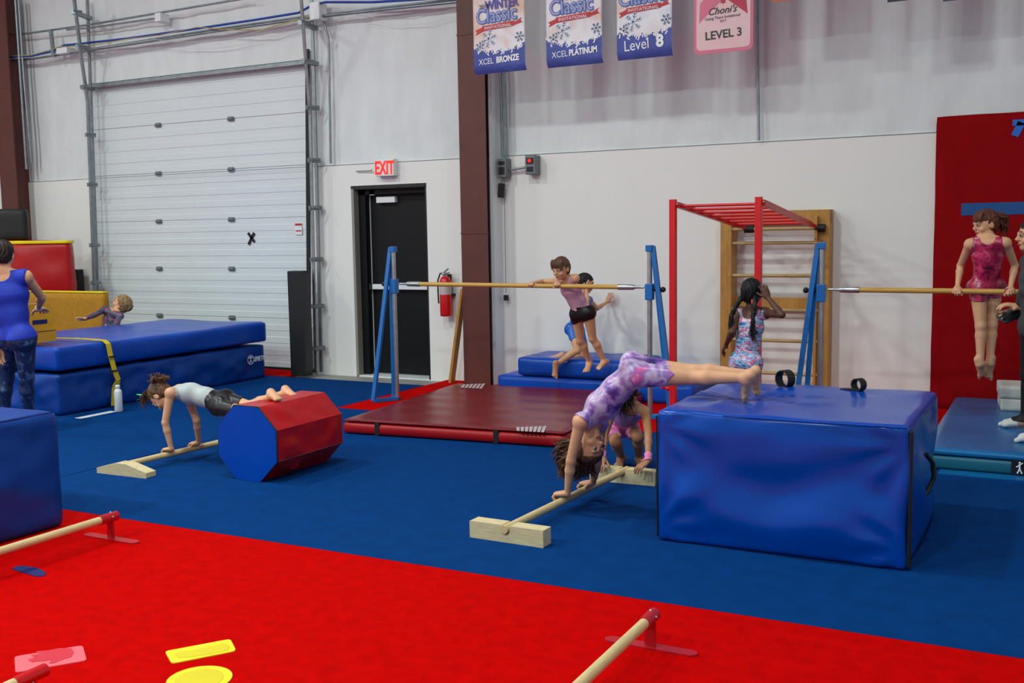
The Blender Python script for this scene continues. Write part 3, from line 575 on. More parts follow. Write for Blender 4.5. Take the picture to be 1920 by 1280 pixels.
t = thing('landing_mat', 'blue landing mat with teal edge on the floor beneath the red leotard girl', 'landing mat', (.3, 8.6, 0))
mx = Matrix.Translation((.45, 8.63, 0)); soft_box('base', (2.5, 2.4, .10), M['tealdk'], t, .06, .025, .0, .008, 2, 61, mx=mx); soft_box('top_sheet', (2.5, 2.4, .045), M['teal_v'], t, .06, .02, .003, .008, 1.6, 62, mx=mx@Matrix.Translation((0, 0, .098)))
xx = W(1896, 872, 7.42).x; MB().box(xx, xx+.16, 7.418, 7.43, .012, .105).make('logo_patch', M['blacksteel'], t)
m = MB(); k = Vector((xx+.05, 7.412, .058))
for a, b, r in [((0, .028), (0, -.002), .006), ((0, -.002), (-.012, -.035), .005), ((0, -.002), (.014, -.034), .005), ((0, .02), (-.02, .005), .004), ((0, .02), (.018, .036), .004)]: m.tube([k+Vector((a[0], 0, a[1])), k+Vector((b[0], 0, b[1]))], r, 6)
m.ball(k+Vector((0, 0, .036)), .007, 8, 6); m.make('gymnast_logo', M['tape'], t)
tag(MB().box(-.69, 1.2, 7.30, 7.425, 0, .008).make('mat_flap', M['teal_v']), 'thin blue flap lying along the front of the teal-edged mat', 'mat')
q0, q1, q2 = F(1853, 722, .34), F(1862, 768, .145), F(1915, 771, .145)
t = thing('foam_step', 'white foam step with a slit standing by the coach in grey', 'foam block', (q1.x+.25, q1.y+.25, .145))
mx = Matrix.Translation((q1.x+.27, q1.y+.20, .145))@Matrix.Rotation(.10, 4, 'Z')
soft_box('lower_foam', (.48, .42, .10), M['foamw'], t, .03, .008, 0, .003, 5, 71, mx=mx); soft_box('upper_foam', (.49, .43, .095), M['foamw'], t, .03, .008, 0, .003, 5, 72, mx=mx@Matrix.Translation((-.005, 0, .101)))
# ---------------------------------------------------------------- the big blue block
bx0, bx1, by0, by1, bz = -1.853, -.611, 5.13, 6.30, .692
t = thing('foam_block', 'huge blue vinyl foam block that the bent-over girl rests her feet on', 'foam block', ((bx0+bx1)/2, 5.7, 0))
def blk(p, nn):
    if nn.y < -.5:   # front cloth: sags into one long smile-shaped fold
        u = p.x/.62; zc = .20+.20*u*u; s_ = (1-u*u)
        p.y -= .030*math.exp(-((p.z-zc+.05)/.09)**2)*max(0, s_)+.0
        p.y += .020*math.exp(-((p.z-zc-.16)/.13)**2)*max(0, s_)
        for a, b, wv in ((-1, .62, .03), (1, .60, .03), (-1, .08, .03), (1, .10, .025)):   # creases running out of the corners
            dx, dz = (p.x-a*.62)*-a, p.z-b; r_ = math.hypot(dx, dz)
            if r_ < .45 and r_ > .001:
                an = math.atan2(dz, dx); p.y -= .008*math.sin(an*9+b*4)*math.exp(-((r_-.18)/.14)**2)
    if nn.z > .5:
        fx = p.x+.35; fy = p.y-.0; p.z -= .016*math.exp(-(fx*fx+fy*fy)/.015)
        an = math.atan2(fy, fx); r_ = math.hypot(fx, fy); p.z += .010*math.sin(an*7+.6)*math.exp(-((r_-.25)/.18)**2)
        p.z += .008*noise.noise(Vector((p.x*3, p.y*2, 7)))
    if nn.x > .5: p.x += .014*math.sin(p.z*9+p.y*5)*math.sin(p.z*4.5)
    return p
soft_box('cover', (bx1-bx0, by1-by0, bz), vinyl('royal_blue_vinyl', '0042a4', .25, .22, 3., .30), t, .025, .022, .010, .020, 2.0, 81, blk, Matrix.Translation(((bx0+bx1)/2, (by0+by1)/2, 0)))
MB().box(bx1-.004, bx1+.012, by0+.005, by0+.055, .01, bz-.02).make('corner_strip', M['black'], t, .008)
MB().tube([(bx0+.0, by0+.006, .02), (bx0-.003, by0+.005, bz-.03)], .006, 6).make('piping', M['black'], t)
MB().tube([(bx0+.35, by0-.0, bz-.004), (bx0+.7, by0-.004, bz-.006), (bx1-.02, by0-.001, bz-.004)], .004, 6).make('seam', M['blue_v'], t)
def strap(name, pts, w, par, ax):
    m = MB()
    for a, b in zip(pts, pts[1:]): m.beam(Vector(a), Vector(b), .007, w, ax)
    m.make(name, M['black'], par)
q = W(1742, 895, 5.7); MB().tube([(bx1+.02, 5.62, .47), (bx1+.05, 5.66, .42), (bx1+.055, 5.68, .34), (bx1+.03, 5.64, .27), (bx1+.01, 5.6, .25)], [.012, .012, .012, .012, .01], 8).make('carry_handle', M['black'], t)
c = F(1472, 726, .70); 
ld = Vector((math.cos(-.55), math.sin(-.55), 0)); ln = Vector((-ld.y, ld.x, 0))
L = [c+ld*(.052*math.cos(a))+Vector((0, 0, .050+.050*math.sin(a))) for a in [math.radians(-115-k*26) for k in range(0, 13)]]
strap('strap_loop', L, .055, t, ln)
c = F(1610, 732, .70); L = [c+ld*(.036*math.cos(a))+Vector((0, 0, .034+.034*math.sin(a))) for a in [math.radians(-90+k*30) for k in range(0, 13)]]
strap('strap_loop', L, .045, t, ln); strap('strap_tail', [(c.x, c.y, c.z+.004), (c.x-.05, c.y, c.z+.006), (c.x-.10, c.y, c.z+.002)], .045, t, (0, 1, 0))
# ---------------------------------------------------------------- banners
BY = 9.30
cream = pattern('banner_print', [(.30, 'cfd3e6'), (.45, 'eceaf0'), (.55, 'e6dfe6'), (.70, 'e0b9a4')], 2.6, .6, .4)
bblue = pattern('banner_blue', [(.3, '3d4796'), (.7, '4a58a8')], 5, .6, .3); bwhite = mat('banner_white', 'eeeef2', .6, .03, 8)
snow = mat('banner_snow', 'c2cbe0', .6, .06, 12); purple = mat('banner_purple', '5a4ea0', .6, .1, 12); bred = mat('ribbon_red', 'c0343c', .6, .05, 9); bdark = mat('banner_dark', '2a3160', .6)
tealp = mat('banner_steel_blue', '4a74b4', .6, .1, 12)
def banner(xc, wd_, zb, lab, line, big=False, tilt=0.):
    t = thing('event_banner', lab, 'banner', (xc, BY, zb)); h = 1.42; nx, nz = 10, 40
    def sheet(name, m, x0, x1, z0f, z1f, yo, n=nz):
        vs = []; nxx = 24
        for k in range(n+1):
            for i in range(nxx+1):
                x = x0+(x1-x0)*i/nxx; a = z0f(x); b = z1f(x); z = a+(b-a)*k/n
                vs.append((xc+x, BY+yo+curl(z), zb+z+tilt*x))
        return MB().add(vs, [(k*(nxx+1)+i, k*(nxx+1)+i+1, (k+1)*(nxx+1)+i+1, (k+1)*(nxx+1)+i) for k in range(n) for i in range(nxx)], True).make(name, m, t)
    def curl(z): return .035*max(0, (.085-z)/.085)**2
    hw = wd_/2
    s_ = sheet('cloth', cream, -hw, hw, lambda x: 0, lambda x: h, 0); so = s_.modifiers.new('thick', 'SOLIDIFY'); so.thickness = .002; so.offset = 0
    rnd = random.Random(int(xc*100)); 
    def edge(x): return .20+.055*(x/hw)**2+.018*math.sin(x*70+xc)+.012*math.sin(x*170)
    sheet('blue_field', bblue, -hw, hw, lambda x: 0.0, edge, -.004)
    m = MB()
    def flake(cx, cz, r, rot):
        for k in range(6):
            a = rot+k*math.pi/3; ex, ez = cx+r*math.cos(a), cz+r*math.sin(a); m.beam((xc+cx, BY-.006, zb+cz), (xc+ex, BY-.006, zb+ez), .012, .001, (0, 1, 0))
            for f in (.5, .78):
                for s in (-1, 1):
                    px, pz = cx+r*f*math.cos(a), cz+r*f*math.sin(a); m.beam((xc+px, BY-.006, zb+pz), (xc+px+r*.28*math.cos(a+s*.9), BY-.006, zb+pz+r*.28*math.sin(a+s*.9)), .009, .001, (0, 1, 0))
    for fa in ((-hw*.40, .33, .085, .3), (hw*.80, .32, .05, .1), (-hw*.74, .26, .05, .5)): m = MB(); flake(*fa); m.make('snowflake_print', snow, t)
    m = MB()
    for k in range(26):
        x = -hw+wd_*(k+.5)/26; r = rnd.uniform(.010, .02); a = rnd.uniform(0, 3); z = edge(x)-.006
        m.beam((xc+x-r*math.cos(a), BY-.0075, zb+z-r*math.sin(a)), (xc+x+r*math.cos(a), BY-.0075, zb+z+r*math.sin(a)), .012, .001, (0, 1, 0))
    m.make('frost_print', bwhite, t)
    zr = .425
    m = MB().prism([(-hw*.66, -.018), (hw*.60, .004), (hw*.62, .05), (-hw*.64, .032)], 0, .001, on_wall(xc, BY-.007, zb+zr)).prism([(hw*.62, .035), (hw*.9, .075), (hw*.84, .05), (hw*.92, .03), (hw*.6, .01)], 0, .001, on_wall(xc, BY-.006, zb+zr)).prism([(-hw*.62, .02), (-hw*.92, -.005), (-hw*.84, -.025), (-hw*.92, -.05), (-hw*.6, -.015)], 0, .001, on_wall(xc, BY-.006, zb+zr))
    m.make('ribbon_print', bred, t)
    text('INVITATIONAL', .042, on_wall(xc-.005, BY-.010, zb+zr-.002, -.03), bwhite, t, .001, 1.05)
    text('Classic', .20, on_wall(xc-.02, BY-.009, zb+zr+.06, -.03), tealp, t, .001, .82, off=.008)
    text('Classic', .20, on_wall(xc-.02, BY-.011, zb+zr+.06, -.03), mat('banner_lilac', 'b8a8d8', .6), t, .001, .82, off=-.002)
    text('WINTER', .12, on_wall(xc+.04, BY-.012, zb+zr+.185, -.03), purple, t, .001, .80, off=.004)
    text('2018', .055, on_wall(xc-hw*.55, BY-.012, zb+zr+.20, -.03), bdark, t, .001, 1.)
    m = MB(); 
    for a, b, r in [((-.09, .32), (-.02, .40), .018), ((-.02, .40), (.0, .50), .02), ((-.12, .31), (-.05, .325), .010), ((0, .5), (.05, .56), .012), ((0, .5), (-.06, .55), .012)]: m.beam((xc+a[0], BY-.008, zb+zr+a[1]), (xc+b[0], BY-.008, zb+zr+b[1]), r*2, .001, (0, 1, 0))
    m.make('gymnast_print', tealp, t)
    if big: text('Level', .14, on_wall(xc-.07, BY-.009, zb+.075, -.05), bwhite, t, .001, .85); text('8', .15, on_wall(xc+.155, BY-.009, zb+.087, -.05), bwhite, t, .001, .95, off=.006)
    else:
        a, b = line; text(a, .080, on_wall(xc-hw*.50, BY-.009, zb+.085, -.04), bwhite, t, .001, .86); text(b, .080, on_wall(xc+hw*.34, BY-.009, zb+.095, -.04), bwhite, t, .001, .80 if len(b) < 7 else .76, off=.003)
    MB().tube([(xc-hw-.01, BY, zb+h), (xc+hw+.01, BY, zb+h)], .012, 8).make('hanging_rod', M['galv'], t)
    m = MB()
    for s in (-1, 1):
        m.tube([(xc+s*(hw-.03), BY, zb+h), (xc+s*(hw-.03), BY, 7)], .003, 5)
    m.make('hanging_cord', M['cord'], t)
    for s in (-1, 1): MB().lathe([(.004, 0), (.011, .0), (.011, .003)], (0, 0, 0), 12).make('grommet', M['chrome'], t, mx=on_wall(xc+s*(hw-.02), BY+.04, zb+.022))
    return t
def bx(a, b, y): p, q = W(a, y, BY), W(b, y, BY); return (p.x+q.x)/2, (q.x-p.x)
zb = W(937, 135, BY).z
x, w_ = bx(889, 985, 120); banner(x, w_, zb, 'winter event banner reading XCEL BRONZE in front of the column', ('XCEL', 'BRONZE'))
x, w_ = bx(1025, 1129, 110); banner(x, w_, W(1077, 122, BY).z, 'winter event banner reading XCEL PLATINUM, second from the column', ('XCEL', 'PLATINUM'))
x, w_ = bx(1157, 1260, 100); banner(x, w_, W(1208, 108, BY).z, 'winter event banner reading Level 8 beside the pink banner', None, True)
# pink banner
x, w_ = bx(1301, 1412, 90); zb = W(1356, 98, BY).z; hw = w_/2; h = 1.3
t = thing('event_banner', 'pink bordered banner reading LEVEL 3 with two red swooshes', 'banner', (x, BY, zb))
def rr(hw_, z0, z1, r):
    p = []
    for cx_, cz_, a0 in ((hw_-r, z0+r, -90), (hw_-r, z1-r, 0), (-hw_+r, z1-r, 90), (-hw_+r, z0+r, 180)): p += [(cx_+r*math.cos(math.radians(a0+15*k)), cz_+r*math.sin(math.radians(a0+15*k))) for k in range(7)]
    return p
pk = mat('banner_rose', 'd9738c', .6, .05, 5); pk2 = pattern('banner_blush', [(.3, 'e8bcc0'), (.7, 'e9c9ca')], 4, .6, .5); pk3 = mat('banner_raspberry', 'b83550', .6)
MB().prism(rr(hw, 0, h, .05), -.002, .002, on_wall(x, BY, zb)).make('cloth', pk, t); MB().prism(rr(hw-.025, .03, h-.03, .04), 0, .001, on_wall(x, BY-.003, zb)).make('inner_panel', pk2, t)
MB().prism([(-hw*.82, .27), (-.0, .46), (.0, .64), (-hw*.78, .44)], 0, .001, on_wall(x, BY-.005, zb)).make('swoosh_print', pk, t)
MB().prism([(hw*.82, .31), (hw*.74, .50), (.0, .70), (0.0, .48)], 0, .001, on_wall(x, BY-.0055, zb)).make('swoosh_print', pk3, t)
text('LEVEL 3', .10, on_wall(x+.005, BY-.006, zb+.125, -.04), M['blacksteel'], t, .001, 1.0, off=.002)
text("Choni's", .085, on_wall(x-.01, BY-.007, zb+.335, -.04), M['blacksteel'], t, .001, 1., .35, off=.001)
text('Going There Invitational', .034, on_wall(x-.005, BY-.006, zb+.293, -.04), bdark, t, .001, .95); text('2017', .028, on_wall(x, BY-.006, zb+.262, -.04), bdark, t, .001, 1)
MB().prism([(0, -.03), (.012, -.01), (.035, -.015), (.022, .005), (.035, .02), (.012, .02), (0, .045), (-.012, .02), (-.035, .02), (-.022, .005), (-.035, -.015), (-.012, -.01)], 0, .001, on_wall(x, BY-.007, zb+.435)@Matrix.Scale(.75, 4)).make('leaf_print', pk3, t)
MB().tube([(x-hw-.01, BY, zb+h), (x+hw+.01, BY, zb+h)], .012, 8).make('hanging_rod', M['galv'], t); MB().tube([(x-hw+.03, BY, zb+h), (x-hw+.03, BY, 7)], .003, 5).tube([(x+hw-.03, BY, zb+h), (x+hw-.03, BY, 7)], .003, 5).make('hanging_cord', M['cord'], t)
for a, b, yy, lab, col in ((1448, 1530, -3, 'banner whose bottom edge shows right of the vertical conduit', 'c86a50'), (1664, 1730, -2, 'narrow dark banner at the top edge above the plain wall', '2c3040'), (1768, 1880, -6, 'banner just above the frame at the upper right', '3a3f52')):
    x, w_ = bx(a, b, 5); zb = W((a+b)/2, yy+3, BY).z
    t = thing('event_banner', lab, 'banner', (x, BY, zb)); mm = mat('banner_'+col, col, .6, .1, 4)
    MB().box(x-w_/2, x+w_/2, BY-.002, BY+.002, zb, zb+1.1).make('cloth', mm, t); MB().tube([(x-w_/2, BY, zb+1.1), (x+w_/2, BY, zb+1.1)], .012, 8).make('hanging_rod', M['galv'], t); MB().tube([(x-.1, BY, zb+1.1), (x-.1, BY, 7)], .003, 5).tube([(x+.1, BY, zb+1.1), (x+.1, BY, 7)], .003, 5).make('hanging_cord', M['cord'], t)

# ---------------------------------------------------------------- people
V = lambda *a: np.array(a, np.float32)
def nrm(a): a = np.asarray(a, np.float32); return a/max(1e-9, float(np.linalg.norm(a)))
class Field:
    def __init__(s, lo, hi, h):
        s.h = h; s.lo = np.floor(np.asarray(lo)/h)*h; s.n = np.ceil((np.asarray(hi)-s.lo)/h).astype(int)+1
        s.ax = [(s.lo[i]+np.arange(s.n[i])*h).astype(np.float32) for i in range(3)]
        s.d = np.full(s.n, .06, np.float32)
    def sub(s, lo, hi):
        a = np.clip(np.floor((np.asarray(lo)-s.lo)/s.h).astype(int), 0, s.n-1); b = np.clip(np.ceil((np.asarray(hi)-s.lo)/s.h).astype(int)+1, 1, s.n)
        sl = tuple(slice(i, j) for i, j in zip(a, b)); X, Y, Z = np.meshgrid(*[s.ax[i][sl[i]] for i in range(3)], indexing='ij', sparse=True)
        return sl, X, Y, Z
    def put(s, lo, hi, fn, k):
        m = k+.03; sl, X, Y, Z = s.sub(np.asarray(lo)-m, np.asarray(hi)+m)
        if 0 in s.d[sl].shape: return
        b = fn(X, Y, Z); a = s.d[sl]
        if k > 0: hh = np.clip(.5+.5*(a-b)/k, 0, 1); s.d[sl] = a*(1-hh)+b*hh-k*hh*(1-hh)
        else: s.d[sl] = np.minimum(a, b)
    def carve(s, lo, hi, fn, k):
        sl, X, Y, Z = s.sub(np.asarray(lo)-k-.01, np.asarray(hi)+k+.01); b = -fn(X, Y, Z); a = s.d[sl]
        hh = np.clip(.5-.5*(a-b)/k, 0, 1); s.d[sl] = a*(1-hh)+b*hh+k*hh*(1-hh)
def f_cap(a, b, r1, r2, side=None, w=1.):
    a = np.asarray(a, np.float32); b = np.asarray(b, np.float32)
    def fn(X, Y, Z):
        px, py, pz = X-a[0], Y-a[1], Z-a[2]; ba = b-a
        if side is not None and w != 1:
            sd = nrm(side); q = px*sd[0]+py*sd[1]+pz*sd[2]; c = q*(1/w-1); px = px+c*sd[0]; py = py+c*sd[1]; pz = pz+c*sd[2]
            ba = ba+sd*float(ba@sd)*(1/w-1)
        t = np.clip((px*ba[0]+py*ba[1]+pz*ba[2])/max(1e-9, float(ba@ba)), 0, 1)
        return np.sqrt((px-t*ba[0])**2+(py-t*ba[1])**2+(pz-t*ba[2])**2)-(r1+(r2-r1)*t)
    R = max(r1, r2)*max(1, w); return np.minimum(a, b)-R, np.maximum(a, b)+R, fn
def f_ell(c, r, fr):   # fr = 3 axes
    c = np.asarray(c, np.float32); A = [nrm(q) for q in fr]
    def fn(X, Y, Z):
        px, py, pz = X-c[0], Y-c[1], Z-c[2]; q = [(px*a[0]+py*a[1]+pz*a[2]) for a in A]
        k0 = np.sqrt(sum((u/v)**2 for u, v in zip(q, r))); k1 = np.sqrt(sum((u/(v*v))**2 for u, v in zip(q, r)))
        return k0*(k0-1)/np.maximum(k1, 1e-6)
    R = max(r); return c-R, c+R, fn
def f_cyl(a, b, R):    # flat-ended
    a = np.asarray(a, np.float32); b = np.asarray(b, np.float32); ax = nrm(b-a); L = float(np.linalg.norm(b-a))
    def fn(X, Y, Z):
        px, py, pz = X-a[0], Y-a[1], Z-a[2]; t = px*ax[0]+py*ax[1]+pz*ax[2]
        r = np.sqrt(np.maximum(0, px*px+py*py+pz*pz-t*t)); return np.maximum(np.maximum(r-R, -t), t-L)
    return np.minimum(a, b)-R, np.maximum(a, b)+R, fn
def surface(s, d):
    """surface nets over a grid of distances"""
    n = d.shape; ins = d < 0
    c = [ins[i:n[0]-1+i, j:n[1]-1+j, k:n[2]-1+k] for i in (0, 1) for j in (0, 1) for k in (0, 1)]
    cnt = sum(x.astype(np.int8) for x in c); act = (cnt > 0) & (cnt < 8); I = np.argwhere(act)
    if len(I) == 0: return [], []
    ids = np.full(act.shape, -1, np.int32); ids[tuple(I.T)] = np.arange(len(I))
    off = np.array([(i, j, k) for i in (0, 1) for j in (0, 1) for k in (0, 1)])
    vals = np.stack([d[tuple((I+o).T)] for o in off], 1); P = np.zeros((len(I), 3)); w = np.zeros(len(I))
    for a in range(8):
        for b in range(a+1, 8):
            if np.abs(off[a]-off[b]).sum() != 1: continue
            m = (vals[:, a] < 0) != (vals[:, b] < 0); t = vals[m, a]/(vals[m, a]-vals[m, b])
            P[m] += off[a]+(off[b]-off[a])*t[:, None]; w[m] += 1
    P = s.lo+(I+P/w[:, None])*s.h; Q = []
    for ax in range(3):
        u, v = (ax+1) % 3, (ax+2) % 3
        A = ins.take(range(n[ax]-1), ax); B = ins.take(range(1, n[ax]), ax); E = np.argwhere(A != B); ins0 = A[tuple(E.T)]
        ok = (E[:, u] > 0) & (E[:, v] > 0) & (E[:, u] < n[u]-1) & (E[:, v] < n[v]-1); E = E[ok]; ins0 = ins0[ok]
        du = np.zeros(3, int); du[u] = 1; dv = np.zeros(3, int); dv[v] = 1
        q = np.stack([ids[tuple((E-du-dv).T)], ids[tuple((E-dv).T)], ids[tuple(E.T)], ids[tuple((E-du).T)]], 1); q[~ins0] = q[~ins0][:, ::-1]; Q.append(q)
    return P, np.concatenate(Q)
def emit(name, s, d, m, parent):
    P, Q = surface(s, d)
    if len(P) == 0: return None
    me = bpy.data.meshes.new(name); me.vertices.add(len(P)); me.vertices.foreach_set('co', P.astype(np.float32).ravel())
    me.loops.add(Q.size); me.loops.foreach_set('vertex_index', Q.astype(np.int32).ravel()); me.polygons.add(len(Q))
    me.polygons.foreach_set('loop_start', np.arange(0, Q.size, 4, dtype=np.int32)); me.update(calc_edges=True); me.validate()
    me.polygons.foreach_set('use_smooth', np.ones(len(me.polygons), bool)); me.materials.append(m)
    o = bpy.data.objects.new(name, me); C.objects.link(o); o.parent = parent; o.matrix_parent_inverse = parent.matrix_basis.inverted(); return o
SK = lambda n, c: mat(n, c, .5, .06, 14, .06, 60, spec=.35, sss=.12)
skin_fair, skin_tan, skin_dark = SK('fair_skin', 'dba580'), SK('tan_skin', 'b27c58'), SK('deep_skin', '5e3b2c')
lipm = mat('lips', 'a8574e', .45, .05, 30); eyew = mat('eye_white', 'b9aba2', .3, .02, 9); irism = mat('iris', '2e2018', .25, .05, 30)
def hairmat(n, c): return mat(n, c, .5, .45, 26, .7, 110, spec=.35, stretch=(1, 1, .22))
def head_prims(s, H, f, u, hs, mouth_open=0.):
    f = nrm(f); u = nrm(u-f*float(np.dot(u, f))); r = np.cross(f, u); A = (r, f, u); p = lambda a, b, c: H+(r*a+f*b+u*c)*hs
    s.put(*f_ell(p(0, -.012, .022), np.array((.067, .082, .078))*hs, A), .01)
    s.put(*f_ell(p(0, .018, -.030), np.array((.050, .056, .062))*hs, A), .03*hs)
    s.put(*f_ell(p(0, .050, -.070), np.array((.022, .020, .018))*hs, A), .02*hs)
    for q in (1, -1):
        s.carve(*f_ell(p(.029*q, .082, .006), np.array((.017, .013, .010))*hs, A), .012*hs)
        s.put(*f_ell(p(.034*q, .052, -.028), np.array((.018, .018, .016))*hs, A), .014*hs)
        s.put(*f_ell(p(.068*q, -.008, -.008), np.array((.007, .017, .026))*hs, A), .006*hs)
        s.carve(*f_ell(p(.077*q, -.004, -.004), np.array((.005, .008, .014))*hs, A), .004*hs)
        s.put(*f_cap(p(.012*q, .076, .020), p(.042*q, .066, .022), .006*hs, .005*hs), .010*hs)
    s.put(*f_cap(p(0, .072, .012), p(0, .091, -.017), .006*hs, .0095*hs), .010*hs)
    for q in (1, -1): s.put(*f_ell(p(.008*q, .083, -.021), np.array((.006, .007, .005))*hs, A), .004*hs)
    s.put(*f_ell(p(0, .071, -.043), np.array((.019, .008, .0055))*hs, A), .005*hs); s.put(*f_ell(p(0, .069, -.052), np.array((.016, .008, .006))*hs, A), .005*hs)
    if mouth_open: s.carve(*f_ell(p(0, .078, -.050), np.array((.016, .014, .005+mouth_open))*hs, A), .004*hs)
    return p, r, f, u
def face_parts(p, r, f, u, hs, root, hair, closed=False):
    for q in (1, -1):
        c = Vector(p(.029*q, .069, .006)); m = MB().ball((0, 0, 0), .0098*hs, 12, 8); e = m.make('eye', eyew if not closed else skin_fair, root, mx=Matrix.Translation(c))
        c2 = Vector(p(.029*q, .0765, .004)); e2 = MB().ball((0, 0, 0), .0064*hs, 10, 6).make('iris', irism, None, mx=Matrix.Translation(c2)); e2.parent = e; e2.matrix_parent_inverse = e.matrix_basis.inverted()
        if closed: bpy.data.objects.remove(e2)
        MB().tube([p(.014*q, .079, .026), p(.028*q, .077, .030), p(.043*q, .068, .026)], [.0022*hs, .0030*hs, .0015*hs], 6).make('eyebrow', hair, root)
        MB().tube([p(.017*q, .0775, .008), p(.029*q, .0795, .0125), p(.041*q, .073, .008)], .0013*hs, 5).make('eyelashes', irism, root)
    MB().tube([p(-.019, .0735, -.047), p(-.007, .0805, -.0455), p(.007, .0805, -.0455), p(.019, .0735, -.047)], [.002*hs, .0042*hs, .0042*hs, .002*hs], 8).tube([p(-.017, .073, -.049), p(0, .0795, -.0515), p(.017, .073, -.049)], [.002*hs, .0048*hs, .002*hs], 8).make('lips', lipm, root)
def hand_prims(s, Wp, d, n, S, left, curl=(10, 15, 10), spread=.14, thumb=(.55, 0.), k=.004):
    Wp = np.asarray(Wp, np.float32); d = nrm(d); n = nrm(np.asarray(n)-d*float(np.dot(n, d))); l = np.cross(n, d) if left else np.cross(d, n)
    S = S*1.0
    s.put(*f_ell(Wp+d*.040*S, np.array((.040, .030, .0125))*S, (d, l, n)), .012*S)
    s.put(*f_ell(Wp+d*.025*S+l*.017*S+n*.006*S, np.array((.024, .013, .012))*S, (d, l, n)), .010*S)
    for i, (o, L, r) in enumerate([(.0235, .050, .0078), (.0085, .056, .0080), (-.0075, .052, .0077), (-.0225, .041, .0068)]):
        p0 = Wp+(d*(.068-.004*abs(i-1))+l*o)*S; dd = nrm(d+l*spread*(1.4-i)*.8); a = 0; N = nrm(n-dd*float(np.dot(n, dd)))
        p0 = p0-dd*.012*S; r *= S
        cum = 0; q = p0
        for j, (fr, c) in enumerate(zip((.46+.2, .30, .24), curl)):
            if j == 0: q1 = q+dd*.012*S; s.put(*f_cap(q, q1, r, r), .005*S); q = q1; fr = .46
            cum += math.radians(c); v = dd*math.cos(cum)+N*math.sin(cum); q1 = q+v*L*fr*S; r2 = r*.93
            s.put(*f_cap(q, q1, r, r2), k*.4); q = q1; r = r2
    t0 = Wp+(d*.016+l*.020+n*.004)*S; v = nrm(d*thumb[0]+l*(1-thumb[0])*1.1+n*.25); t1 = t0+v*.026*S; v2 = nrm(v*(1-thumb[1])+(d*.6+n*.8-l*.3)*thumb[1]+d*.2); t2 = t1+v2*.023*S; t3 = t2+nrm(v2+n*.2*thumb[1])*.017*S
    s.put(*f_cap(t0, t1, .0105*S, .0085*S), .006*S); s.put(*f_cap(t1, t2, .0085*S, .0078*S), .002); s.put(*f_cap(t2, t3, .0078*S, .0068*S), .001)
def foot_prims(s, kn, an, toe, S, left, soleref):
    sd = nrm(an-kn); td = nrm(toe-an); Lf = float(np.linalg.norm(toe-an))
    sole = nrm(np.asarray(soleref, np.float32)-td*float(np.dot(soleref, td))); inner = np.cross(td, sole)*(-1 if left else 1)*-1
    heel = an+sole*.022*S-td*.026*S
    ball = toe-td*.030*S
    s.put(*f_cap(an, heel, .024*S, .0235*S), .02*S); s.put(*f_cap(an+td*.012*S, ball+sole*.002, .0235*S, .0155*S, inner, 1.25), .02*S); s.put(*f_cap(heel, ball, .020*S, .014*S, inner, 1.3), .02*S)
    s.put(*f_ell(ball+sole*.004*S, np.array((.024, .033, .014))*S, (td, inner, sole)), .010*S)
    for i, (o, L, r) in enumerate([(.024, .027, .0105), (.0085, .024, .0075), (-.004, .021, .007), (-.0155, .017, .0066), (-.0255, .011, .0062)]):
        a = ball+inner*o*S+td*.004*S; s.put(*f_cap(a, a+td*(L-.002*i)*S+sole*.004*S, r*S, r*.92*S), .0015)
